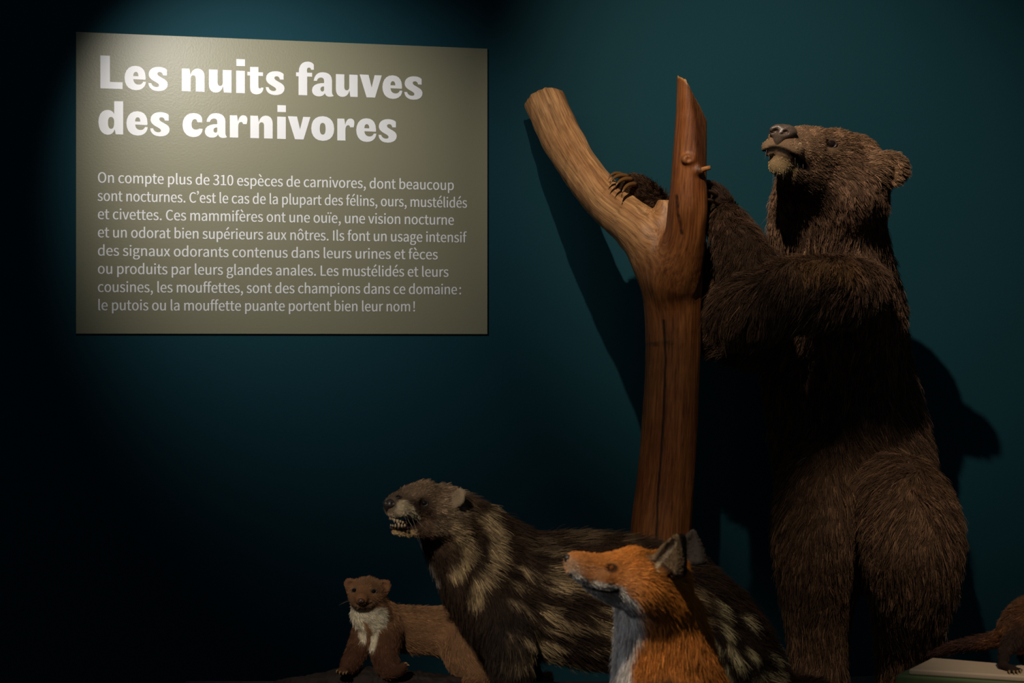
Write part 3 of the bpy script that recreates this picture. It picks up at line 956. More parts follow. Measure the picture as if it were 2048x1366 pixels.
# oblique saw cut over the upright limb, ragged break across the leaning limb
a, b = P(1363, 165, 4.21), P(1414, 231, 4.21)
d = b - a
T.add(Cut(a, (-d[2], 0.012, d[0]), a - [0.2, 0.2, 0.2], a + [0.25, 0.25, 0.3], 0.003, 0.006), (0, 0, 0))
a = P(1096, 194, 4.80)
T.add(Cut(a, P(1080, 150, 4.83) - P(1098, 230, 4.76) + [-0.012, 0, 0.01], a - [0.12, 0.14, 0.07], a + [0.12, 0.14, 0.2], 0.012, 0.012), (0, 0, 0))
# flat flank of the upright limb
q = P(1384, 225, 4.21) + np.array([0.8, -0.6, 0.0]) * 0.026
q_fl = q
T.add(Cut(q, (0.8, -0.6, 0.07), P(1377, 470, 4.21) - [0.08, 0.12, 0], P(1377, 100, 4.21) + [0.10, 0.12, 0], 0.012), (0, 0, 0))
kn = T.hit(1376, 319)
T.add(Ell(kn, np.array((13, 9, 10)) * 4.2 / F, None, 0.012), (0.38, 0.15, 0.045))
kn = T.hit(1378, 318)
T.add(Ell(kn, np.array((6, 4, 5)) * 4.2 / F, None, 0.006, True), (0, 0, 0))
tw = T.hit(1398, 342)
T.add(Ell(tw, np.array((10, 8, 8)) * 4.2 / F, None, 0.014), (0.30, 0.11, 0.03))
# splits and scars
T.chain([(1106, 180, 4.72, 4), (1112, 215, 4.69, 3)], k=0.004, sub=True)
TV, TQ = T.mesh()
TC, TL, TF = T.shade(TV, 0.02)
ax_ = norm(TF)
nz = vnoise(TV * 22, 3)
# low relief: long flutes along the grain
TN = vert_normals(TV, TQ)
fl_ = vnoise(np.stack([TV[:, 0] * 38, TV[:, 1] * 38, TV[:, 2] * 5], 1), 9) - 0.5
TV = TV + TN * (0.006 * fl_)[:, None]
# grain coordinates: across the axis in metres, along it in metres
grain = np.zeros_like(TV); gw = np.zeros(len(TV))
arc = 0.0
for sg in [p for p in T.pr if isinstance(p, Seg) and not p.sub]:
    arc = (sg.a[2] - 0.0) * 1.15
    r = TV - sg.a
    u = sg.b - sg.a
    hh = np.clip(r @ u / (u @ u), 0, 1)
    off = r - hh[:, None] * u
    e1 = np.cross(sg.axis, [0, 1.0, 0]); e1 /= np.linalg.norm(e1)
    e2 = np.cross(sg.axis, e1)
    w = np.exp(-np.maximum(np.linalg.norm(off, axis=1) - sg.ra, -0.01) / 0.012)
    g_ = np.stack([off @ e1, off @ e2, arc + hh * (sg.b[2] - sg.a[2]) * 1.15], 1)
    grain += w[:, None] * g_; gw += w
grain /= np.maximum(gw, 1e-9)[:, None]
# the long drying crack and other dark marks of the wood itself
def along(pts, V, wpx, Y):
    """1 within wpx pixels of a drawn line on the camera-facing side (seen along Y)."""
    best = np.full(len(V), 9.0)
    Q_ = [P(x, y, Y) for x, y in pts]
    for a, b in zip(Q_[:-1], Q_[1:]):
        u = (b - a)[[0, 2]]
        r = V[:, [0, 2]] - a[[0, 2]]
        h = np.clip(r @ u / (u @ u), 0, 1)
        best = np.minimum(best, np.linalg.norm(r - h[:, None] * u, axis=1))
    return sstep(wpx * Y / F, 0.4 * wpx * Y / F, best)
crack = along([(1335, 640), (1339, 720), (1336, 790), (1333, 860), (1328, 930), (1322, 1000), (1319, 1090), (1317, 1180)], TV, 3.4, 4.2)
scar = along([(1300, 690), (1350, 686)], TV, 7, 4.2) * vnoise(TV * 120, 4)
hole = along([(1352, 392), (1355, 410), (1355, 426), (1360, 446), (1364, 466)], TV, 4.2, 4.2) * (0.55 + 0.6 * vnoise(TV * 110, 15)) + along([(1172, 416), (1186, 428), (1196, 440)], TV, 5, 4.35) * 0.7
groove = along([(1103, 188), (1122, 230), (1150, 275), (1185, 335), (1222, 385), (1262, 415), (1286, 445)], TV, 4, 4.5) * (0.3 + 0.7 * vnoise(TV * 30, 12))
TC = TC * (1 - 0.85 * crack)[:, None] * (1 - 0.55 * scar)[:, None] * (1 - 0.88 * np.clip(hole, 0, 1))[:, None] * (1 - 0.5 * groove)[:, None]
fresh = np.zeros(len(TV))
a = P(1363, 165, 4.21); nn_ = norm(np.array([-d[2], 0.012, d[0]]))
fresh = (np.abs((TV - a) @ nn_) < 0.006) & (TV[:, 2] > P(0, 240, 4.27)[2]) & (TV[:, 0] > P(1340, 0, 4.27)[0])
TC[fresh] = (0.42, 0.23, 0.08)
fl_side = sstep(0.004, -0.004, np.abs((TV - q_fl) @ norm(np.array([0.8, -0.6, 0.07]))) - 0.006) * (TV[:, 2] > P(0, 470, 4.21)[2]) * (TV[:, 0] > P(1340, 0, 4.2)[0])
TC = TC * (1 - 0.5 * fl_side)[:, None]  # shade of the flat right flank put into the colour
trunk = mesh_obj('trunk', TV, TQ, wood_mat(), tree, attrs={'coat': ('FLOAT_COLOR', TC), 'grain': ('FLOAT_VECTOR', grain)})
TWIG = noisy('broken twig wood', (0.30, 0.12, 0.035), 60.0, 0.6, 0.5)
V, Fc = tube([tw + [-0.006, 0.006, 0], tw + [0.006, -0.003, 0.002], tw + [0.018, -0.008, 0.006], P(1421, 335, tw[1] - 0.012)], [0.012, 0.0085, 0.007, 0.0062], 10)
mesh_obj('twig_stub', V, Fc, TWIG, tree)

# ------------------------------------------------------------------ bear
BB = np.array([P(1720, 683, 4.4)[0], 4.42, 0.0])
bear = thing('bear', 'dark brown bear standing upright and hugging the forked tree trunk', 'bear', BB)
B = Body(0.0055)
br = (0.112, 0.062, 0.036)
dk = (0.048, 0.026, 0.015)
leg = (0.145, 0.080, 0.044)
fz = (0.17, 0.098, 0.054)
DOWN = (0.0, 0.0, -1.0)
# trunk of the body
B.chain([(1658, 400, 4.30, 86), (1657, 470, 4.36, 91), (1662, 560, 4.46, 103), (1668, 650, 4.60, 121), (1671, 740, 4.70, 129), (1692, 840, 4.72, 132), (1710, 930, 4.66, 136),
         (1722, 1010, 4.56, 136), (1724, 1050, 4.50, 118)], k=0.06, sy=0.85, col=br, fl=0.045, flow=DOWN, n=2)
# hunch between the shoulders
B.chain([(1716, 510, 4.38, 42), (1744, 620, 4.52, 50)], k=0.06, col=br, fl=0.045, flow=DOWN, n=1)
# legs
B.chain([(1800, 985, 4.36, 78), (1822, 1050, 4.24, 84), (1823, 1110, 4.20, 80), (1822, 1190, 4.24, 68), (1817, 1270, 4.30, 51), (1814, 1345, 4.33, 44), (1810, 1425, 4.33, 42)],
        k=0.05, col=leg, fl=0.042, flow=DOWN, n=2)
B.chain([(1810, 1430, 4.33, 38), (1778, 1446, 4.22, 36), (1745, 1452, 4.10, 28)], k=0.03, col=leg, fl=0.02, n=2)
B.chain([(1655, 985, 4.50, 92), (1645, 1070, 4.44, 86), (1637, 1150, 4.43, 66), (1634, 1220, 4.46, 52), (1637, 1300, 4.47, 44), (1636, 1400, 4.46, 42)],
        k=0.05, col=leg, fl=0.042, flow=DOWN, n=2)
B.chain([(1636, 1405, 4.46, 42), (1622, 1400, 4.38, 36), (1604, 1430, 4.28, 34), (1588, 1452, 4.18, 28)], k=0.03, col=leg, fl=0.024, n=2)
# far arm, behind the trunk, its paw over the leaning limb
B.chain([(1620, 600, 4.54, 85), (1545, 645, 4.52, 76), (1465, 625, 4.50, 78), (1405, 588, 4.54, 70), (1345, 510, 4.58, 52), (1305, 440, 4.56, 36), (1284, 400, 4.53, 30)],
        k=0.05, col=br, fl=0.06, grav=1.4, n=2)
B.chain([(1290, 405, 4.53, 29), (1272, 385, 4.50, 29), (1258, 375, 4.48, 22)], k=0.02, col=dk, fl=0.018, n=2)
# near arm, its paw on the upright limb
B.chain([(1722, 578, 4.26, 56), (1650, 586, 4.11, 62), (1575, 592, 4.04, 60), (1508, 618, 4.02, 56), (1470, 630, 4.05, 50)],
        k=0.05, col=br, fl=0.05, grav=1.2, n=2)
B.chain([(1500, 590, 4.09, 52), (1500, 545, 4.13, 50), (1476, 490, 4.21, 40), (1442, 428, 4.36, 30)], k=0.04, col=dk, fl=0.042, rev=True, grav=0.5, n=2)  # dark forearm and paw; their tone also stands in for the limb's shadow
B.chain([(1441, 425, 4.37, 28), (1429, 402, 4.38, 26), (1422, 388, 4.38, 20)], k=0.02, col=(0.03, 0.016, 0.010), fl=0.016, n=2)
# head: skull, brow, muzzle, chin, cheeks
B.dy = -0.06
B.chain([(1690, 352, 4.33, 70), (1660, 330, 4.28, 62)], k=0.05, col=br, fl=0.024, flow=norm(P(1740, 400, 4.4) - P(1600, 300, 4.2)), n=1)
B.chain([(1664, 318, 4.27, 50), (1632, 303, 4.21, 41), (1600, 291, 4.16, 35)], k=0.03, col=fz, fl=0.011, rev=True, n=2)
B.chain([(1600, 291, 4.16, 34), (1565, 284, 4.11, 30)], k=0.015, col=(0.26, 0.155, 0.09), fl=0.0055, rev=True, n=1)
B.ell(1538, 296, 4.085, (15, 13, 17), 0.012, col=(0.34, 0.215, 0.125), fl=0.005, flow=(1, 0.2, -0.2))
B.ell(1580, 301, 4.085, (26, 16, 17), 0.014, col=(0.30, 0.185, 0.108), fl=0.005, flow=(1, 0.2, -0.2))
B.chain([(1655, 372, 4.30, 52), (1608, 352, 4.20, 36), (1566, 330, 4.125, 20)], k=0.03, col=dk, fl=0.014, rev=True, n=2)
B.chain([(1572, 299, 4.088, 16), (1600, 309, 4.14, 21), (1630, 326, 4.20, 30)], k=0.02, col=(0.24, 0.14, 0.08), fl=0.007, n=1)
B.ell(1559, 329, 4.10, (23, 17, 22), 0.012, col=(0.52, 0.36, 0.17), fl=0.004, flow=(0.4, 0.2, -1))
B.chain([(1604, 365, 4.27, 42), (1608, 420, 4.34, 48), (1616, 490, 4.42, 58)], k=0.05, col=br, fl=0.03, flow=(0.12, 0, -1), n=2)
B.chain([(1698, 390, 4.27, 54), (1728, 405, 4.32, 38)], k=0.06, col=br, fl=0.036, flow=(0.5, 0, -1), n=1)
B.ell(1668, 279, 4.20, (22, 14, 9), 0.02, col=fz, fl=0.010, flow=(1, 0.1, -0.3))
B.chain([(1676, 302, 4.27, 34), (1710, 318, 4.33, 40), (1735, 352, 4.36, 44)], k=0.04, col=fz, fl=0.018, n=1)
# ears: a cup on a short root
for ex, ey, eY, s_, face in ((1779, 338, 4.24, 1.0, (-0.62, -0.62, -0.25)), (1640, 312, 4.50, 0.9, (-0.75, -0.1, 0.1))):
    Rm = rot_axes((0.72, -0.45, 0.30) if s_ == 1.0 else (-0.2, 0.8, 0.3), face)
    B.ell(ex, ey, eY, (37 * s_, 34 * s_, 17 * s_), 0.03, Rm, col=fz, fl=0.022, flow=(0.9, -0.2, -0.35))
    c_ = P(ex, ey, eY + B.dy) + np.array(face) * 0.022
    B.add(Ell(c_, np.array((27, 24, 15)) * s_ * eY / F, Rm, 0.012, True), (0, 0, 0))
B.chain([(1715, 338, 4.29, 36), (1762, 338, 4.25, 25)], k=0.03, col=fz, fl=0.024, flow=(0.9, -0.2, -0.4), n=1)
B.dy = 0.0
# mouth: a dark line under the upper lip
mouth = [(1523, 309), (1530, 304), (1541, 299), (1552, 297), (1564, 300), (1577, 306), (1592, 316), (1606, 327), (1616, 338)]
mp_ = [B.hit(x, y) for x, y in mouth]
for i, (a, b) in enumerate(zip(mp_[:-1], mp_[1:])):
    B.add(Seg(a, 0.0042, b, 0.0042, 1.0, 0.004, True), (0, 0, 0))
# eye hollow
eh = B.hit(1662, 289)
B.add(Ell(eh, (0.019, 0.012, 0.014), None, 0.012, True), (0, 0, 0))
BV, BQ = B.mesh()
BC, BL, BF = B.shade(BV, 0.014)
dm = np.full(len(BV), 9.0)
for a, b in zip(mp_[:-1], mp_[1:]):
    u = b - a; r = BV - a
    hh = np.clip(r @ u / (u @ u), 0, 1)
    dm = np.minimum(dm, np.linalg.norm(r - hh[:, None] * u, axis=1))
lip = sstep(0.011, 0.006, dm)
BC = BC * (1 - lip)[:, None] + np.array((0.016, 0.009, 0.007)) * lip[:, None]
BL = BL * (1 - sstep(0.014, 0.008, dm))
de = np.linalg.norm(BV - eh, axis=1)
BL = BL * sstep(0.014, 0.030, de)
dn = np.linalg.norm(BV - B.hit(1565, 268), axis=1)
BL = BL * sstep(0.022, 0.032, dn)
# tone of the coat: frosted tips in soft patches; rusty highlight painted along the upper arm
pt_ = vnoise(BV * 7, 31)
BC = BC * (0.8 + 0.45 * pt_)[:, None]
rust_light = sstep(0.05, 0.01, np.abs(BV[:, 2] - P(1650, 545, 4.15)[2])) * sstep(P(1540, 0, 4.15)[0], P(1600, 0, 4.15)[0], BV[:, 0]) * sstep(P(1720, 0, 4.2)[0], P(1670, 0, 4.2)[0], BV[:, 0]) * (BV[:, 1] < 4.3)
BC = BC * (1 - 0.7 * rust_light)[:, None] + np.array((0.19, 0.10, 0.04)) * (0.7 * rust_light)[:, None]
body = mesh_obj('body', BV, BQ, SKIN, bear, attrs={'coat': ('FLOAT_COLOR', BC * 0.6)})
BD = 1.0 + 2.2 * sstep(P(0, 480, 4.3)[2], P(0, 400, 4.3)[2], BV[:, 2]) + 2.0 * sstep(0.02, 0.008, BL)
fur('fur', body, BV, BQ, BC, BL, BF, 170000, FUR, 11, rad=0.00075, lift=0.30, grav=0.35, jit=0.17, clump=0.62, cell=0.019, dens=BD, vary=0.6)
# nose leather
NB = Body(0.0012)
nc = B.hit(1563, 270)
nY = nc[1]
Rn = rot_axes((1, -0.28, -0.05), (-0.25, -0.75, 0.6))
NB.add(Ell(P(1564, 264, nY + 0.010), (0.036, 0.025, 0.020), Rn, 0.010))
NB.chain([(1561, 272, nY + 0.006, 10), (1554, 287, nY + 0.008, 5)], k=0.012)
NB.chain([(1543, 259, nY + 0.004, 4), (1556, 254, nY + 0.004, 4.5), (1566, 260, nY - 0.002, 3.5)], k=0.006)
NB.chain([(1566, 260, nY - 0.002, 3.5), (1578, 256, nY + 0.000, 5), (1590, 265, nY + 0.004, 4.5)], k=0.006)
for x, y in ((1551, 262), (1572, 264)):
    p_ = NB.hit(x, y)
    NB.add(Ell(p_, (0.0085, 0.009, 0.0062), None, 0.004, True))
    p_ = NB.hit(x - 6, y + 4)
    NB.add(Ell(p_, (0.008, 0.005, 0.003), None, 0.003, True))
V, Q = NB.mesh()
mesh_obj('nose', V, Q, noisy('grey brown nose leather', (0.085, 0.06, 0.045), 240.0, 0.30, 0.35, 0.002), bear)
eye(B, bear, 1662, 288, 9.5, (0.012, 0.006, 0.004), 1.25, (0.05, 0.03, 0.022), 0.55)
whiskers(bear, B, [(1533, 300), (1529, 306), (1537, 306), (1590, 312), (1600, 318), (1606, 322), (1596, 318), (1548, 338), (1556, 341), (1566, 340), (1572, 334)],
         (-0.2, -0.2, -1.0), 0.035, WHISK, 5, 0.0003)
# claws of the far paw, hooked over the leaning limb
for (rx, ry, rY), (mx, my, mY), (tx, ty, tY), r in (
        ((1246, 351, 4.47), (1225, 339, 4.43), (1216, 360, 4.42), 0.0072), ((1256, 353, 4.46), (1227, 344, 4.41), (1219, 371, 4.405), 0.0078),
        ((1264, 359, 4.45), (1236, 353, 4.39), (1229, 379, 4.39), 0.0080), ((1272, 369, 4.44), (1246, 364, 4.36), (1243, 396, 4.365), 0.0078),
        ((1240, 352, 4.49), (1226, 343, 4.47), (1217, 353, 4.46), 0.0065)):
    claw('claw', P(rx, ry, rY), P(mx, my, mY), P(tx, ty, tY), r, HORN, bear)
for (rx, ry, rY), (mx, my, mY), (tx, ty, tY), r in (
        ((1428, 372, 4.36), (1416, 356, 4.32), (1401, 365, 4.28), 0.0070), ((1438, 410, 4.31), (1420, 392, 4.25), (1393, 406, 4.20), 0.0075),
        ((1432, 391, 4.33), (1416, 376, 4.28), (1398, 385, 4.235), 0.0072)):
    claw('claw', P(rx, ry, rY), P(mx, my, mY), P(tx, ty, tY), r, HORN_DARK, bear)

# ------------------------------------------------------------------ plinth that carries civet, fox and log (its top lies below the picture)
PT = 0.43
ptop = lambda Y: 683 + (CAM_Z - PT) / Y * F
plinth = thing('display_plinth', 'low dark plinth under the civet, the fox and the bark log', 'plinth', (0.15, 2.4, 0.0))
V, Fc = box_from((-0.75, 1.72, 0.0), (1.38, 0, 0), (0, 1.55, 0), (0, 0, PT))
bevel(mesh_obj('plinth_body', V, Fc, noisy('dark grey plinth paint', (0.03, 0.034, 0.035), 12.0, 0.7, 0.05), plinth, smooth=False), 0.003)

# ------------------------------------------------------------------ civet
civet = thing('civet', 'large black and buff striped civet with open mouth showing its teeth', 'civet', (P(1220, 683, 2.85)[0], 2.85, PT))
B = Body(0.0035)
ck = (0.026, 0.014, 0.008)
gr = (0.20, 0.13, 0.075)
BACK = norm(np.array([0.9, 0, -0.25]))
B.chain([(1020, 1178, 2.85, 84), (1120, 1192, 2.86, 108), (1230, 1205, 2.86, 112), (1320, 1218, 2.86, 106), (1396, 1262, 2.86, 94), (1455, 1325, 2.86, 84), (1500, 1390, 2.87, 62)],
        k=0.04, sy=0.8, col=ck, fl=0.034, flow=BACK, n=2)
B.chain([(886, 1022, 2.74, 40), (930, 1074, 2.80, 58), (972, 1124, 2.83, 78), (1020, 1170, 2.85, 88)], k=0.04, sy=0.85, col=ck, fl=0.028, flow=norm(np.array([0.75, 0, -0.6])), n=2)
B.chain([(960, 1170, 2.82, 55), (985, 1235, 2.81, 56)], k=0.04, col=ck, fl=0.03, flow=(0.2, 0, -1), n=1)
# head
B.chain([(880, 1012, 2.72, 41), (850, 1007, 2.70, 36)], k=0.02, col=(0.13, 0.08, 0.045), fl=0.011, rev=True, n=1)
B.chain([(848, 1000, 2.70, 29), (822, 1004, 2.675, 25), (800, 1008, 2.655, 18.5), (785, 1011, 2.64, 15.5)], k=0.015, col=(0.07, 0.04, 0.024), fl=0.006, rev=True, n=2)
B.ell(795, 1022, 2.64, (19, 12, 11), 0.010, col=(0.62, 0.5, 0.33), fl=0.005, flow=(1, 0.2, 0.3))
B.chain([(850, 980, 2.70, 16), (815, 988, 2.675, 9)], k=0.02, col=(0.13, 0.085, 0.05), fl=0.009, rev=True, n=1)
B.chain([(868, 1046, 2.72, 26), (840, 1058, 2.695, 15), (815, 1062, 2.675, 10.5), (790, 1060, 2.655, 8)], k=0.006, col=(0.08, 0.045, 0.026), fl=0.007, rev=True, n=2)
B.chain([(866, 1040, 2.71, 30), (905, 1040, 2.74, 40)], k=0.02, col=(0.12, 0.075, 0.042), fl=0.014, n=1)
B.chain([(862, 1040, 2.722, 22), (838, 1046, 2.70, 10), (800, 1048, 2.672, 8)], k=0.006, col=(0.02, 0.01, 0.008), fl=0.0, n=1)
# ears
for ex, ey, eY, s_ in ((918, 996, 2.69, 1.0), (886, 984, 2.79, 0.9)):
    Rm = rot_axes((0.35, -0.2, 0.95), (-0.55, -0.75 if s_ == 1.0 else 0.5, 0.15))
    B.ell(ex, ey, eY, (20 * s_, 15 * s_, 7 * s_), 0.012, Rm, col=(0.42, 0.32, 0.2), fl=0.004, flow=(0.3, 0, 1), wt=2)
    c_ = P(ex - 3, ey, eY) + np.array((-0.55, -0.75 if s_ == 1.0 else 0.5, 0.15)) * 0.008
    B.add(Ell(c_, np.array((15, 10, 7)) * s_ * eY / F, Rm, 0.005, True), (0, 0, 0))
# legs and tail
B.chain([(1005, 1235, 2.79, 46), (1018, 1300, 2.76, 36), (1022, 1370, 2.75, 26), (1012, 1440, 2.75, 21), (1008, 1466, 2.745, 20)], k=0.03, col=(0.022, 0.014, 0.010), fl=0.024, flow=DOWN, n=2)
B.chain([(1008, 1470, 2.745, 18), (985, 1478, 2.72, 16)], k=0.015, col=(0.02, 0.012, 0.009), fl=0.01, n=1)
B.chain([(1010, 1240, 2.90, 44), (1032, 1310, 2.93, 34), (1050, 1380, 2.94, 24), (1045, ptop(2.94) - 18, 2.94, 20)], k=0.03, col=(0.022, 0.014, 0.010), fl=0.022, flow=DOWN, n=2)
B.chain([(1450, 1330, 2.78, 62), (1440, 1390, 2.76, 44), (1475, 1435, 2.76, 22), (1458, ptop(2.76) - 17, 2.755, 18)], k=0.03, col=(0.022, 0.014, 0.010), fl=0.024, flow=DOWN, n=2)
B.chain([(1455, 1340, 2.93, 56), (1450, 1395, 2.95, 40), (1480, 1425, 2.95, 22), (1466, ptop(2.95) - 17, 2.95, 18)], k=0.03, col=(0.022, 0.014, 0.010), fl=0.024, flow=DOWN, n=2)
B.chain([(1505, 1340, 2.88, 46), (1560, 1395, 2.93, 36), (1610, 1388, 3.02, 24), (1650, 1386, 3.1, 15)], k=0.03, col=ck, fl=0.035, n=2)
cm = [B.hit(836, 1045), B.hit(820, 1041)]
ec = B.hit(848, 1006)
B.add(Ell(ec, (0.008, 0.006, 0.007), None, 0.006, True), (0, 0, 0))
CV, CQ = B.mesh()
CC, CL, CF = B.shade(CV, 0.009)
hx = sstep(P(940, 0, 2.75)[0], P(905, 0, 2.75)[0], CV[:, 0])                    # 1 on the head
bodyw = 1 - hx
buff = np.array((0.50, 0.36, 0.19))
# neck bands
nb = strokes(CV, [[(912, 1040), (928, 1066), (934, 1090), (922, 1112), (905, 1128)], [(968, 1028), (990, 1062), (992, 1100), (978, 1132), (956, 1158), (950, 1185)]], 2.8)
w = sstep(21, 7, nb) * (0.75 + 0.4 * vnoise(CV * 60, 41)) * sstep(P(905, 0, 2.78)[0] - 0.03, P(905, 0, 2.78)[0], CV[:, 0])
w = np.clip(w * (0.35 + 1.1 * vnoise(CV * [160, 60, 120], 47)), 0, 1) * 0.72
CC = CC * (1 - w)[:, None] + buff * w[:, None]
# broken rows of buff flecks over the flanks
bx = np.stack([CV[:, 0] * 34 + CV[:, 2] * 20, CV[:, 1] * 12, CV[:, 2] * 75 + CV[:, 0] * 18], 1)
fk = vnoise(bx, 51) * 0.65 + vnoise(bx * 2.1, 52) * 0.35
side = bodyw * sstep(P(1000, 0, 2.85)[0], P(1040, 0, 2.85)[0], CV[:, 0])
topz = np.interp(CV[:, 0], [P(x, 0, 2.85)[0] for x in (1000, 1120, 1300, 1400, 1480, 1600)], [P(0, y, 2.85)[2] for y in (1062, 1074, 1088, 1140, 1215, 1380)])
crest = sstep(0.045, 0.012, topz - CV[:, 2])
low = sstep(P(0, 1350, 2.85)[2], P(0, 1270, 2.85)[2], CV[:, 2])
w = side * sstep(0.46, 0.62, fk) * (1 - 0.85 * crest) * low * 0.66 * sstep(P(1420, 0, 2.85)[0], P(1350, 0, 2.85)[0], CV[:, 0])
CC = CC * (1 - w)[:, None] + buff * 0.85 * w[:, None]
# big pale spots on haunch and tail root
sp_ = strokes(CV, [[(1428, 1200), (1436, 1222)], [(1436, 1240), (1452, 1262)], [(1476, 1226), (1494, 1244)], [(1412, 1268), (1428, 1290)], [(1450, 1282), (1470, 1310)], [(1438, 1318), (1450, 1350)],
                   [(1500, 1340), (1560, 1352)], [(1486, 1290), (1500, 1302)], [(1530, 1350), (1550, 1366)], [(1540, 1310), (1552, 1324)]], 2.8)
w = np.clip(sstep(11, 4, sp_) * (0.5 + 0.8 * vnoise(CV * 70, 43)), 0, 1) * 0.95
CC = CC * (1 - w)[:, None] + np.array((0.50, 0.42, 0.24)) * w[:, None]
# head: dark mask round the eye, grizzled brow, pale muzzle side and chin
mk = strokes(CV, [[(838, 1004), (852, 1008), (870, 1022), (880, 1036)], [(826, 1000), (812, 998)]], 2.7)
w = hx * sstep(20, 8, mk) * 0.9
CC = CC * (1 - w)[:, None] + np.array((0.030, 0.016, 0.010)) * w[:, None]
gz = strokes(CV, [[(826, 976), (850, 968), (884, 970), (904, 984)], [(880, 1005), (896, 1030), (880, 1050)]], 2.7)
w = hx * sstep(26, 8, gz) * (0.35 + 0.6 * vnoise(CV * 160, 44)) * 0.8
CC = CC * (1 - w)[:, None] + np.array((0.26, 0.18, 0.11)) * w[:, None]
mz = strokes(CV, [[(804, 1018), (816, 1026), (825, 1036)], [(806, 1008), (818, 1020)]], 2.65)
w = hx * sstep(13, 8, mz)
CC = CC * (1 - w)[:, None] + np.array((0.55, 0.44, 0.28)) * w[:, None]
ch_ = strokes(CV, [[(782, 1062), (800, 1069), (824, 1068)]], 2.66)
w = hx * sstep(9, 5, ch_)
CC = CC * (1 - w)[:, None] + np.array((0.50, 0.34, 0.16)) * w[:, None]
inm = strokes(CV, [[(784, 1050), (800, 1053), (832, 1048)]], 2.66)
w = hx * sstep(8, 5, inm) * (CV[:, 2] < P(0, 1037, 2.66)[2]) * (CV[:, 2] > P(0, 1062, 2.66)[2])
CC = CC * (1 - w)[:, None] + np.array((0.03, 0.014, 0.011)) * w[:, None]
CL = CL * (1 - w)
thr = strokes(CV, [[(826, 1080), (850, 1100), (862, 1130), (874, 1160)]], 2.76)
w = sstep(9, 3, thr) * 0.4
CC = CC * (1 - w)[:, None] + np.array((0.38, 0.32, 0.25)) * w[:, None]
CL = CL * sstep(0.009, 0.016, np.linalg.norm(CV - ec, axis=1))
nn_ = B.hit(779, 1005)
CL = CL * sstep(0.011, 0.019, np.linalg.norm(CV - nn_, axis=1))
body = mesh_obj('body', CV, CQ, SKIN, civet, attrs={'coat': ('FLOAT_COLOR', CC * 0.6)})
fur('fur', body, CV, CQ, CC, CL, CF, 110000, FUR, 21, rad=0.00048, lift=0.26, grav=0.2, jit=0.16, clump=0.5, cell=0.011, dens=1.0 + 4.0 * hx)
NB = Body(0.0008)
NB.ell(781, 1008, 2.634, (14, 14, 11), 0.004)
NB.ell(790, 1002, 2.645, (13, 14, 9), 0.006)
NB.ell(774, 1013, 2.632, (5, 6, 11), 0.005)
for x, y in ((785, 1007), (773, 1006)):
    p_ = NB.hit(x, y)
    NB.add(Ell(p_, (0.0030, 0.0030, 0.0026), None, 0.0015, True))
V, Q = NB.mesh()
mesh_obj('nose', V, Q, plain('black wet nose', (0.022, 0.016, 0.014), 0.42), civet)
eye(B, civet, 848, 1006, 7.0, (0.006, 0.004, 0.003), 1.3, (0.012, 0.008, 0.006), 0.5)
eye(B, civet, 797, 994, 5.0, (0.006, 0.004, 0.003), 1.2, (0.012, 0.008, 0.006), 0.5)
for x0, y0, dy, r in ((781, 1035, 5, 2.2), (785, 1036, 5, 2.2), (789, 1037, 9, 3.0), (795, 1039, 10, 3.4), (801, 1041, 5, 2.6), (806, 1043, 5, 2.6),
                      (782, 1052, -4, 2.0), (786, 1053, -5, 2.2), (791, 1054, -7, 2.6), (798, 1054, -10, 3.2), (804, 1054, -7, 2.8), (810, 1053, -6, 2.8)):
    a = P(x0, y0, 2.640); c = P(x0 - 0.5, y0 + dy, 2.638)
    V, Fc = tube([a, (a + c) / 2, c], [r * 2.64 / F, r * 0.8 * 2.64 / F, 0.0002], 8)
    mesh_obj('tooth', V, Fc, TOOTH, civet)
V, Fc = tube([P(778, 1036, 2.645), P(795, 1041, 2.648), P(815, 1046, 2.66)], [0.0028, 0.003, 0.002], 8)
mesh_obj('upper_gum', V, Fc, plain('dark gum', (0.10, 0.04, 0.03), 0.35), civet)
V, Fc = tube([P(780, 1055, 2.645), P(795, 1056, 2.648), P(818, 1055, 2.66)], [0.0024, 0.003, 0.002], 8)
mesh_obj('lower_gum', V, Fc, plain('dark gum', (0.10, 0.04, 0.03), 0.35), civet)
whiskers(civet, B, [(806, 1020), (810, 1024), (814, 1022), (816, 1028), (820, 1026), (808, 1028), (812, 1032)], (0.8, -0.5, -0.1), 0.055, WHISK, 7, 0.00022)

# ------------------------------------------------------------------ fox
fox = thing('fox', 'orange red fox with white throat and cheek looking up to the left', 'fox', (P(1380, 683, 2.0)[0], 2.02, PT))
B = Body(0.0022)
og = (0.50, 0.185, 0.030)
og2 = (0.42, 0.15, 0.028)
wh = (0.60, 0.56, 0.52)
B.chain([(1296, 1180, 2.03, 54), (1318, 1232, 2.04, 64), (1326, 1285, 2.05, 72), (1332, 1340, 2.05, 82), (1345, 1410, 2.06, 98), (1378, 1510, 2.07, 122), (1420, 1620, 2.08, 140), (1440, 1700, 2.08, 140)],
        k=0.03, col=og2, fl=0.020, flow=(0.1, 0, -1), n=2)
B.chain([(1334, 1146, 2.02, 44), (1278, 1150, 2.0, 47)], k=0.02, col=og, fl=0.011, rev=True, n=1)
B.chain([(1270, 1148, 1.995, 43), (1232, 1148, 1.985, 34), (1204, 1147, 1.975, 29), (1178, 1138, 1.965, 23), (1156, 1129, 1.955, 16), (1145, 1123, 1.95, 11)], k=0.015, col=(0.46, 0.17, 0.035), fl=0.005, rev=True, n=2)
B.ell(1150, 1142, 1.95, (14, 13, 12), 0.010, col=(0.55, 0.44, 0.34), fl=0.003, flow=(1, 0, -0.2))
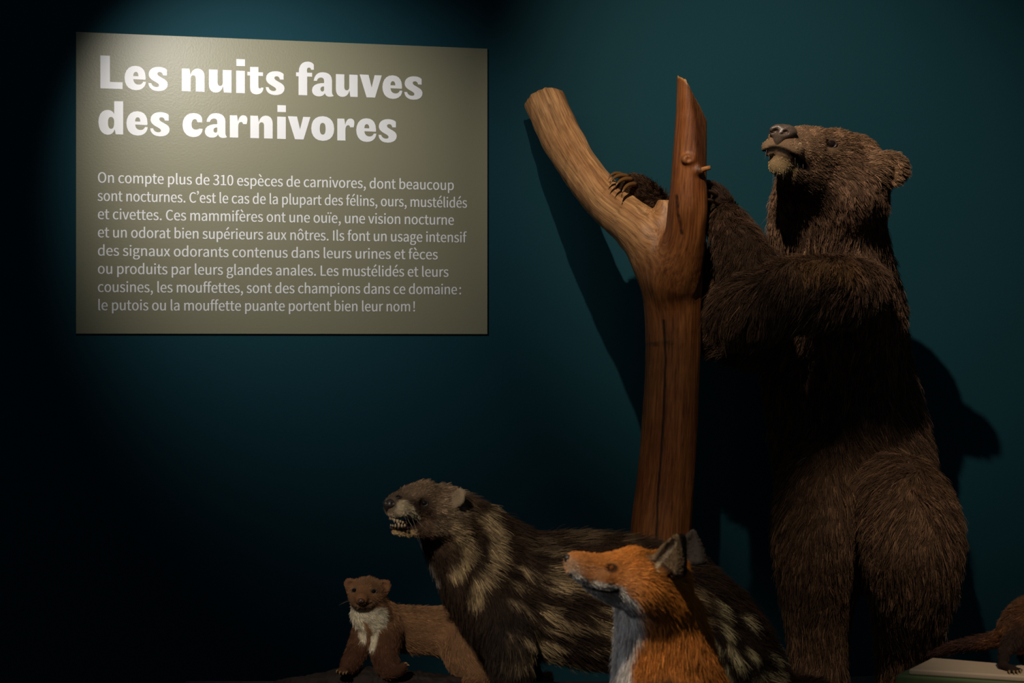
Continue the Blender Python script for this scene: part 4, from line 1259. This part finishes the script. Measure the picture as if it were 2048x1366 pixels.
B.chain([(1265, 1180, 2.0, 34), (1228, 1183, 1.985, 24), (1195, 1176, 1.97, 13), (1168, 1163, 1.96, 8)], k=0.008, col=wh, fl=0.005, rev=True, n=2)
B.chain([(1244, 1170, 1.968, 21), (1204, 1163, 1.955, 15), (1168, 1152, 1.948, 10)], k=0.012, col=(0.46, 0.17, 0.035), fl=0.005, rev=True, n=1)
B.chain([(1290, 1178, 1.98, 42), (1325, 1190, 2.0, 44)], k=0.03, col=og, fl=0.017, flow=(0.7, 0, -0.7), n=1)
B.chain([(1262, 1120, 1.985, 20), (1232, 1124, 1.975, 11)], k=0.02, col=og, fl=0.006, rev=True, n=1)
# ears
def fox_ear(base_a, base_b, tip, Y0, Y1, face, thick, back):
    a, b, t = P(*base_a, Y0), P(*base_b, Y0 + 0.012), P(*tip, Y1)
    m = (a + b) / 2
    u = norm(t - m)
    Rm = rot_axes(u, face)
    half = np.linalg.norm(t - m)
    wd = np.linalg.norm(b - a) / 2 + 0.002
    for i in range(7):
        s0, s1 = i / 7, (i + 1) / 7
        w0, w1 = wd * (1 - s0 ** 1.7) * 0.95 + 0.003, wd * (1 - s1 ** 1.7) * 0.95 + 0.003
        c = m + u * half * (s0 + s1) / 2 - Rm[:, 2] * 0.004
        B.add(Ell(c, (half / 7 * 1.15, (w0 + w1) / 2, thick), Rm, 0.006), back, 0.004, u)
    for i in range(6):
        s0 = (i + 0.6) / 7
        w0 = wd * (1 - s0 ** 1.7) * 0.72
        c = m + u * half * s0 + Rm[:, 2] * thick * 0.62
        B.add(Ell(c, (half / 7 * 1.3, max(w0, 0.002), thick * 0.62), Rm, 0.003, True), back)
    return m, u, Rm, half
e_near = fox_ear((1302, 1134), (1364, 1142), (1353, 1076), 1.965, 1.955, norm(np.array([-0.66, -0.74, 0.05])), 0.017, (0.010, 0.008, 0.007))
e_far = fox_ear((1350, 1124), (1404, 1126), (1385, 1066), 2.065, 2.075, norm(np.array([-0.25, -0.95, 0.1])), 0.009, (0.045, 0.036, 0.032))
# sitting body below the picture
B.chain([(1330, 1420, 1.99, 60), (1305, 1560, 1.97, 38), (1296, 1700, 1.96, 28), (1290, ptop(1.96) - 24, 1.955, 26)], k=0.03, col=(0.03, 0.02, 0.015), fl=0.008, flow=DOWN, n=2)
B.chain([(1350, 1420, 2.11, 60), (1330, 1560, 2.13, 38), (1322, 1690, 2.14, 28), (1316, ptop(2.14) - 24, 2.14, 26)], k=0.03, col=(0.03, 0.02, 0.015), fl=0.008, flow=DOWN, n=2)
B.chain([(1470, 1660, 1.98, 95), (1450, 1740, 1.97, 48), (1400, ptop(1.96) - 30, 1.96, 30)], k=0.03, col=og2, fl=0.014, flow=DOWN, n=2)
B.chain([(1470, 1660, 2.16, 90), (1440, 1710, 2.18, 40), (1400, ptop(2.18) - 28, 2.18, 28)], k=0.03, col=og2, fl=0.014, flow=DOWN, n=2)
ef = B.hit(1223, 1136)
B.add(Ell(ef, (0.004, 0.003, 0.003), None, 0.003, True), (0, 0, 0))
mf = [B.hit(x, y) for x, y in ((1140, 1150), (1150, 1163), (1162, 1170), (1180, 1177), (1200, 1182), (1222, 1185), (1236, 1182))]
for a, b in zip(mf[:-1], mf[1:]):
    B.add(Seg(a, 0.0018, b, 0.0018, 1.0, 0.002, True), (0, 0, 0))
XV, XQ = B.mesh()
XC, XL, XF = B.shade(XV, 0.006)
xp = np.stack([1024 + XV[:, 0] / XV[:, 1] * F, 683 - (XV[:, 2] - CAM_Z) / XV[:, 1] * F], 1)
X0 = lambda x: P(x, 0, 2.0)[0]
# white of throat and chest: the front strip of the neck
edge = np.interp(-XV[:, 2], [-P(0, y, 2.0)[2] for y in (1180, 1215, 1250, 1290, 1330, 1380, 1450)], [X0(x) for x in (1256, 1268, 1284, 1272, 1264, 1272, 1300)])
w = sstep(0.006, -0.006, XV[:, 0] - edge - 0.008 * (vnoise(XV * 90, 61) - 0.5)) * (XV[:, 2] < P(0, 1185, 2.0)[2])
XC = XC * (1 - w)[:, None] + np.array(wh) * w[:, None]
ck_ = strokes(XV, [[(1186, 1164), (1204, 1169), (1222, 1174), (1236, 1178)], [(1143, 1142), (1152, 1152), (1166, 1162)], [(1238, 1186), (1252, 1200)]], 1.97)
w = sstep(13, 8, ck_)
XC = XC * (1 - w)[:, None] + np.array((0.62, 0.57, 0.50)) * w[:, None]
ud = strokes(XV, [[(1165, 1168), (1195, 1190), (1230, 1210), (1245, 1225)]], 1.97)
w = sstep(18, 8, ud) * (XV[:, 2] < P(0, 1168, 1.97)[2])
XC = XC * (1 - w)[:, None] + np.array(wh) * 0.9 * w[:, None]
pale = strokes(XV, [[(1136, 1122), (1144, 1128), (1152, 1140)]], 1.95)
w = sstep(16, 6, pale) * 0.6
XC = XC * (1 - w)[:, None] + np.array((0.42, 0.30, 0.20)) * w[:, None]
sn = strokes(XV, [[(1178, 1128), (1196, 1136), (1214, 1138)], [(1186, 1146), (1200, 1150)]], 1.97)
w = sstep(9, 3, sn) * 0.55
XC = XC * (1 - w)[:, None] + np.array((0.52, 0.26, 0.12)) * w[:, None]
md = np.full(len(XV), 9.0)
for a, b in zip(mf[:-1], mf[1:]):
    u = b - a; r = XV - a
    md = np.minimum(md, np.linalg.norm(r - np.clip(r @ u / (u @ u), 0, 1)[:, None] * u, axis=1))
w = sstep(0.005, 0.002, md)
XC = XC * (1 - w)[:, None] + np.array((0.04, 0.02, 0.014)) * w[:, None]
XL = XL * (1 - 0.8 * w) * sstep(0.006, 0.011, np.linalg.norm(XV - ef, axis=1))
sp2 = strokes(XV, [[(1214, 1140), (1202, 1146), (1190, 1152)]], 1.96)
# inside of the ears: pale hair on the side they open to
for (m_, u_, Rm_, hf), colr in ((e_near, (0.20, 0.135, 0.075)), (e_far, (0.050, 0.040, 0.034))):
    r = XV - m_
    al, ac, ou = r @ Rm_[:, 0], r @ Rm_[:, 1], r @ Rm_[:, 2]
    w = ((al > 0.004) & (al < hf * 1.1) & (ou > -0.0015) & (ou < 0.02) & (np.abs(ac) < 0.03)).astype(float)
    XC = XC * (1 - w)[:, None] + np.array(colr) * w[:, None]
rim = strokes(XV, [[(1346, 1086), (1340, 1104), (1326, 1124), (1312, 1140)]], 1.955)
w = sstep(6, 3, rim) * (XV[:, 1] < 1.99)
XC = XC * (1 - w)[:, None] + np.array((0.55, 0.45, 0.30)) * w[:, None]
ew = sstep(0.0095, 0.0055, np.linalg.norm((XV - ef) * [0.75, 1, 1.1], axis=1)) * 0.9
XC = XC * (1 - ew)[:, None] + np.array((0.03, 0.014, 0.008)) * ew[:, None]
XC = XC * (0.82 + 0.4 * vnoise(XV * 26, 63))[:, None]
body = mesh_obj('body', XV, XQ, SKIN, fox, attrs={'coat': ('FLOAT_COLOR', XC * 0.7)})
zt_ = sstep(P(0, 1420, 2.0)[2], P(0, 1330, 2.0)[2], XV[:, 2])
XD = 0.12 + 1.0 * zt_ + 2.5 * sstep(0.010, 0.005, XL) * zt_
fur('fur', body, XV, XQ, XC, XL, XF, 100000, FUR, 31, rad=0.00036, lift=0.24, grav=0.2, jit=0.15, clump=0.45, cell=0.008, dens=XD, vary=0.3)
nbm = Body(0.0006)
nbm.ell(1135, 1118, 1.947, (7, 9, 8.5), 0.003)
nbm.ell(1141, 1113, 1.95, (7, 9, 4.5), 0.004)
p_ = nbm.hit(1134, 1120)
nbm.add(Ell(p_, (0.0022, 0.0022, 0.0018), None, 0.001, True))
V, Q = nbm.mesh()
mesh_obj('nose', V, Q, plain('black wet nose', (0.022, 0.016, 0.014), 0.42), fox)
eye(B, fox, 1223, 1136, 7.0, (0.16, 0.05, 0.010), 1.25, (0.02, 0.012, 0.009), 0.6)
whiskers(fox, B, [(1158, 1150), (1163, 1154), (1166, 1149), (1170, 1156), (1161, 1158), (1173, 1152)], (0.1, -0.5, -0.9), 0.05, plain('black whisker', (0.01, 0.008, 0.007), 0.4), 8, 0.00018)

# ------------------------------------------------------------------ marten on its log
LOGB = P(760, 683, 3.0); LOGB[2] = PT
log = thing('bark_log', 'dark rough bark log that the brown marten stands on', 'log', LOGB)
B = Body(0.003)
B.chain([(540, 1384, 3.02, 9), (579, 1371, 3.0, 10), (620, 1371, 3.0, 13), (660, 1370, 3.0, 20), (718, 1370, 3.0, 29), (814, 1378, 3.0, 30), (903, 1386, 3.0, 31), (1010, 1388, 3.02, 28), (1110, 1388, 3.04, 24)],
        k=0.02, col=(0.03, 0.02, 0.014), n=3)
B.chain([(662, 1372, 3.0, 18), (640, 1392, 2.94, 13)], k=0.015, n=1)
LV, LQ = B.mesh()
LN = vert_normals(LV, LQ)
LV = LV + LN * (0.007 * (vnoise(LV * [25, 90, 90], 71) - 0.5) + 0.004 * (vnoise(LV * 160, 72) - 0.5))[:, None]
mesh_obj('log_body', LV, LQ, noisy('dark bark', (0.018, 0.011, 0.008), 50.0, 0.75, 0.6), log)

marten = thing('marten', 'small brown marten with white bib standing on the bark log and facing forward', 'marten', (P(840, 683, 3.03)[0], 3.03, PT + 0.06))
B = Body(0.0022)
mb = (0.245, 0.128, 0.060)
ml = (0.085, 0.036, 0.018)
mw = (0.66, 0.58, 0.42)
B.chain([(738, 1206, 2.975, 30), (748, 1232, 3.0, 35), (782, 1254, 3.05, 37), (826, 1259, 3.06, 38), (872, 1262, 3.07, 40), (918, 1268, 3.07, 43), (952, 1288, 3.07, 36)], k=0.02, sy=0.9, col=mb, fl=0.012, flow=(1, 0, -0.35), n=2)
B.ell(734, 1183, 2.985, (38, 36, 29), 0.012, col=mb, fl=0.0075, flow=(0.0, 0.6, 0.6))
B.ell(730, 1193, 2.955, (32, 26, 21), 0.014, col=mb, fl=0.006, flow=(0.1, 1, 0.1))
B.chain([(728, 1192, 2.945, 20), (723, 1197, 2.918, 13)], k=0.014, col=(0.22, 0.10, 0.042), fl=0.004, rev=True, n=1)
B.ell(725, 1207, 2.94, (21, 16, 9), 0.010, col=mb, fl=0.004, flow=(0.1, 1, -0.2))
for ex, ey, eY, s_ in ((700, 1169, 2.985, -1), (770, 1172, 2.985, 1)):
    Rm = rot_axes((0.5 * s_, 0, 0.85), (0.15 * s_, -1, 0.15))
    B.ell(ex, ey, eY, (12.5, 11, 5), 0.012, Rm, col=(0.26, 0.12, 0.06), fl=0.004, flow=(0.5 * s_, 0, 1), wt=2)
    B.add(Ell(P(ex - 1.5 * s_, ey + 1, eY - 0.005), np.array((8, 7, 4)) * eY / F, Rm, 0.004, True), (0, 0, 0))
# forelegs
B.chain([(733, 1258, 3.02, 24), (720, 1290, 3.0, 19), (706, 1318, 2.98, 15), (697, 1333, 2.965, 13)], k=0.015, col=ml, fl=0.009, n=2)
B.chain([(697, 1335, 2.965, 12), (686, 1341, 2.945, 9)], k=0.008, col=ml, fl=0.004, n=1)
for dx, dy in ((-11, 1), (-5, 3), (2, 4), (8, 3)):
    B.chain([(686, 1339, 2.95, 6), (686 + dx, 1342 + dy * 0.8, 2.935, 4.5)], k=0.004, col=ml, fl=0.003, n=1)
B.chain([(775, 1268, 3.0, 29), (768, 1302, 2.98, 22), (774, 1328, 2.97, 18), (782, 1342, 2.965, 13)], k=0.015, col=ml, fl=0.009, n=2)
B.chain([(778, 1344, 2.965, 11), (798, 1341, 2.95, 9.5), (809, 1331, 2.945, 6.5)], k=0.008, col=ml, fl=0.004, n=2)
# hindleg, far hindleg, tail
B.chain([(925, 1282, 3.04, 38), (928, 1312, 3.02, 33), (946, 1334, 3.01, 22), (972, 1345, 3.0, 14), (958, 1360, 2.985, 11), (938, 1364, 2.97, 9)], k=0.02, col=mb, fl=0.011, grav=0.4, n=2)
B.chain([(930, 1290, 3.10, 32), (935, 1330, 3.12, 22), (950, 1362, 3.11, 12), (930, 1372, 3.09, 9)], k=0.02, col=mb, fl=0.009, n=2)
B.chain([(965, 1280, 3.07, 26), (990, 1298, 3.07, 17), (1003, 1330, 3.07, 13), (1012, 1366, 3.075, 12), (1040, 1388, 3.08, 12), (1075, 1372, 3.09, 13), (1092, 1356, 3.10, 9)], k=0.012, col=(0.20, 0.088, 0.04), fl=0.016, n=2)
eyes_ = [B.hit(709, 1181), B.hit(747, 1183)]
for e_ in eyes_:
    B.add(Ell(e_, (0.005, 0.004, 0.005), None, 0.004, True), (0, 0, 0))
mm = [B.hit(x, y) for x, y in ((710, 1207), (718, 1210), (727, 1211), (738, 1210), (747, 1205))]
for a, b in zip(mm[:-1], mm[1:]):
    B.add(Seg(a, 0.0016, b, 0.0016, 1.0, 0.002, True), (0, 0, 0))
MV, MQ = B.mesh()
MC, ML, MF = B.shade(MV, 0.007)
mx_ = lambda x, y, Y=2.98: P(x, y, Y)
front = sstep(3.05, 3.02, MV[:, 1])
bib = strokes(MV, [[(702, 1213), (716, 1225), (740, 1228), (760, 1222)], [(708, 1220), (722, 1245)], [(740, 1230), (748, 1250), (750, 1270), (745, 1288)], [(757, 1225), (757, 1250)], [(724, 1262), (730, 1275)]], 2.99)
rad_ = np.where(MV[:, 2] < mx_(0, 1252)[2], 8, 15)
slit = strokes(MV, [[(731, 1240), (736, 1258), (738, 1285)]], 2.99)
w = sstep(rad_ + 3, rad_ - 3, bib) * front * (MV[:, 2] < mx_(0, 1208)[2]) * sstep(3, 7, slit)
MC = MC * (1 - w)[:, None] + np.array(mw) * w[:, None]
wl = strokes(MV, [[(712, 1209), (725, 1213), (742, 1210)]], 2.94)
w = sstep(5, 2, wl) * (MV[:, 1] < 2.96) * 0.5
MC = MC * (1 - w)[:, None] + np.array((0.35, 0.22, 0.12)) * w[:, None]
mz = strokes(MV, [[(712, 1204), (738, 1206)]], 2.94)
w = sstep(7, 3, mz) * (MV[:, 1] < 2.96) * 0.4
MC = MC * (1 - w)[:, None] + np.array((0.10, 0.05, 0.03)) * w[:, None]
ridge = vnoise(MV * [14, 50, 60], 75)
MC = MC * (0.7 + 0.6 * ridge)[:, None]
low = sstep(mx_(0, 1330)[2], mx_(0, 1290)[2], MV[:, 2])
for e_ in eyes_:
    ML = ML * sstep(0.006, 0.010, np.linalg.norm(MV - e_, axis=1))
body = mesh_obj('body', MV, MQ, SKIN, marten, attrs={'coat': ('FLOAT_COLOR', MC * 0.7)})
fur('fur', body, MV, MQ, MC, ML, MF, 70000, FUR, 41, rad=0.00042, lift=0.24, grav=0.2, jit=0.15, clump=0.45, cell=0.008, vary=0.25)
nbm = Body(0.0006)
q = B.hit(722, 1201)
nbm.ell(722, 1201, q[1] + 0.001, (7, 6, 5), 0.003)
for dx in (-3, 3):
    p_ = nbm.hit(722 + dx, 1202)
    nbm.add(Ell(p_, (0.0016, 0.0015, 0.0014), None, 0.0008, True))
V, Q = nbm.mesh()
mesh_obj('nose', V, Q, plain('brown nose', (0.07, 0.032, 0.024), 0.35), marten)
eye(B, marten, 709, 1181, 5.4, (0.004, 0.003, 0.003), 1.2, (0.03, 0.016, 0.010), 0.45)
eye(B, marten, 747, 1183, 5.8, (0.004, 0.003, 0.003), 1.2, (0.03, 0.016, 0.010), 0.45)
for x, y in ((676, 1343), (682, 1346), (689, 1347), (695, 1346)):
    claw('claw', P(x, y - 2, 2.934), P(x - 3, y - 3, 2.925), P(x - 3, y + 3, 2.922), 0.0022, plain('pale claw', (0.26, 0.17, 0.08), 0.4), marten)
for x, y in ((811, 1327), (815, 1331)):
    claw('claw', P(x - 2, y, 2.943), P(x + 2, y - 3, 2.94), P(x + 4, y + 1, 2.938), 0.002, plain('pale claw', (0.26, 0.17, 0.08), 0.4), marten)
whiskers(marten, B, [(706, 1199), (708, 1202), (704, 1196)], (-1.0, -0.4, 0.1), 0.03, WHISK, 9, 0.00013, 0.2)
whiskers(marten, B, [(738, 1200), (741, 1203), (742, 1197)], (1.0, -0.5, 0.0), 0.03, WHISK, 10, 0.00013, 0.2)

# ------------------------------------------------------------------ green plinth, board and polecat
BT = CAM_Z - 0.600                      # top of the board
fl0, fr0 = P(1817, 1338.5, 2.6), None
def on_top(px, py, z):
    Y = (CAM_Z - z) * F / (py - 683.0)
    return P(px, py, Y)
b_fl, b_bl = on_top(1817, 1338, BT), on_top(1864, 1314.6, BT)
df = norm(on_top(2048, 1352.5, BT) - b_fl)
db = norm(on_top(2048, 1330, BT) - b_bl)
quad = [b_fl, b_fl + df * 0.74, b_bl + db * 0.70, b_bl]
TB = 0.011
V = [q - [0, 0, TB] for q in quad] + quad
Fc = [[3, 2, 1, 0], [4, 5, 6, 7], [0, 1, 5, 4], [1, 2, 6, 5], [2, 3, 7, 6], [3, 0, 4, 7]]
bc = np.mean(quad, 0); bc[2] = BT - TB
o = mesh_obj('wooden_board', np.array(V), Fc, noisy('pale beige painted board', (0.46, 0.36, 0.26), 9.0, 0.6, 0.1, 0.002, 0.08), None, smooth=False)
bevel(o, 0.0035, 3)
tag(o, 'thin beige board on the green plinth under the polecat', 'board')
GT = BT - TB
g_fl = on_top(1790, 1349.5, GT)
g_bl = on_top(1822, 1334, GT)
dside = norm(g_bl - g_fl)
gq = [g_fl, g_fl + df * 0.86, g_fl + df * 0.86 + dside * 0.105, g_fl + dside * 0.105]
V = [np.array([q[0], q[1], 0.0]) for q in gq] + gq
o = mesh_obj('green_plinth', np.array(V), Fc, noisy('moss green plinth paint', (0.075, 0.115, 0.045), 14.0, 0.65, 0.12, 0.003, 0.12), None, smooth=False)
bevel(o, 0.005, 3)
tag(o, 'green painted plinth at the right carrying the beige board', 'plinth')

foot_z = BT
polecat = thing('polecat', 'dark polecat with orange tinted flank and thin tail walking on the beige board', 'polecat', (1.10, 2.62, BT))
B = Body(0.0024)
pk = (0.030, 0.017, 0.013)
po = (0.36, 0.15, 0.045)
RB = norm(np.array([-0.95, 0, -0.3]))
yof = lambda Y: 683 + (CAM_Z - BT) / Y * F
B.chain([(2040, 1262, 2.66, 36), (2075, 1243, 2.665, 42), (2140, 1235, 2.67, 44), (2230, 1238, 2.67, 42), (2310, 1225, 2.66, 38)], k=0.02, sy=0.8, col=po, fl=0.017, flow=RB, n=2)
B.chain([(2310, 1222, 2.66, 36), (2350, 1205, 2.65, 31), (2385, 1200, 2.64, 24), (2410, 1206, 2.635, 14)], k=0.02, col=pk, fl=0.008, rev=True, n=2)
for s_ in (-1, 1):
    B.ell(2352, 1178, 2.65 + 0.028 * s_, (9, 4, 9), 0.006, col=(0.3, 0.25, 0.2), fl=0.004, flow=(0, 0, 1))
B.chain([(2030, 1264, 2.67, 20), (2002, 1276, 2.68, 12.5), (1966, 1284, 2.70, 11), (1925, 1290, 2.715, 8.5), (1893, 1299, 2.73, 6.5), (1868, 1309, 2.74, 4)], k=0.012, col=(0.06, 0.028, 0.020), fl=0.010, n=2)
# near hind leg and its foot
B.chain([(2044, 1268, 2.635, 26), (2024, 1284, 2.62, 17)], k=0.012, col=pk, fl=0.011, flow=DOWN, n=1, wt=4)
B.chain([(2024, 1284, 2.62, 14), (2009, 1306, 2.61, 7.5), (2006, 1329, 2.605, 5.5)], k=0.012, col=pk, fl=0.005, flow=DOWN, n=2, wt=4)
fY = 2.588
B.chain([(2004, 1331, 2.603, 6.5), (2018, 1336, 2.59, 6), (2026, 1338.5, 2.582, 5)], k=0.008, col=pk, fl=0.004, n=1)
toes = ((2018, 1341.5, 2.572), (2027, 1343, 2.570), (2034, 1342, 2.572), (2040, 1339, 2.580))
for tx, ty, tY in toes:
    B.chain([(2024, 1337, 2.583, 5), (tx, yof(tY) - 4.5, tY, 4)], k=0.004, col=pk, fl=0.003, n=1)
# far hind leg, forelegs
B.chain([(2060, 1272, 2.70, 28), (2062, 1298, 2.71, 17), (2056, 1314, 2.71, 10), (2052, yof(2.71) - 8, 2.71, 8), (2075, yof(2.70) - 6, 2.70, 6)], k=0.012, col=pk, fl=0.010, flow=DOWN, n=2)
for fx, Y in ((2270, 2.61), (2300, 2.71)):
    B.chain([(fx, 1262, Y, 22), (fx + 4, 1295, Y, 13), (fx, yof(Y) - 9, Y, 9), (fx + 22, yof(Y - 0.01) - 6, Y - 0.01, 6)], k=0.012, col=pk, fl=0.010, flow=DOWN, n=2)
PV, PQ = B.mesh()
PC, PL, PF = B.shade(PV, 0.008)
hz = np.interp(PV[:, 0], [P(x, 0, 2.66)[0] for x in (1990, 2020, 2050, 2100, 2300)], [P(0, y, 2.66)[2] for y in (1244, 1227, 1212, 1200, 1190)])
w = sstep(0.014, 0.004, hz - PV[:, 2]) * 0.8 * (PV[:, 0] > P(1992, 0, 2.66)[0])
PC = PC * (1 - w)[:, None] + np.array((0.06, 0.03, 0.02)) * w[:, None]
tl = strokes(PV, [[(1995, 1274), (1968, 1282)], [(1960, 1296), (1990, 1292)]], 2.69)
w = sstep(9, 3, tl) * 0.5 * (PV[:, 1] > 2.645) * (PV[:, 0] < P(1998, 0, 2.66)[0])
PC = PC * (1 - w)[:, None] + np.array((0.22, 0.09, 0.035)) * w[:, None]
body = mesh_obj('body', PV, PQ, SKIN, polecat, attrs={'coat': ('FLOAT_COLOR', PC * 0.7)})
pd = 0.3 + 1.0 * (PV[:, 0] < P(2110, 0, 2.66)[0])
fur('fur', body, PV, PQ, PC, PL, PF, 50000, FUR, 51, rad=0.00042, lift=0.24, grav=0.2, jit=0.15, clump=0.45, cell=0.008, dens=pd, vary=0.3)
for tx, ty, tY in toes:
    y_ = yof(tY - 0.004)
    claw('claw', P(tx, yof(tY) - 4, tY), P(tx + 1, y_ - 5, tY - 0.008), P(tx + 1.5, yof(tY - 0.012) - 0.8, tY - 0.012), 0.0024, plain('pale claw', (0.26, 0.17, 0.08), 0.4), polecat)
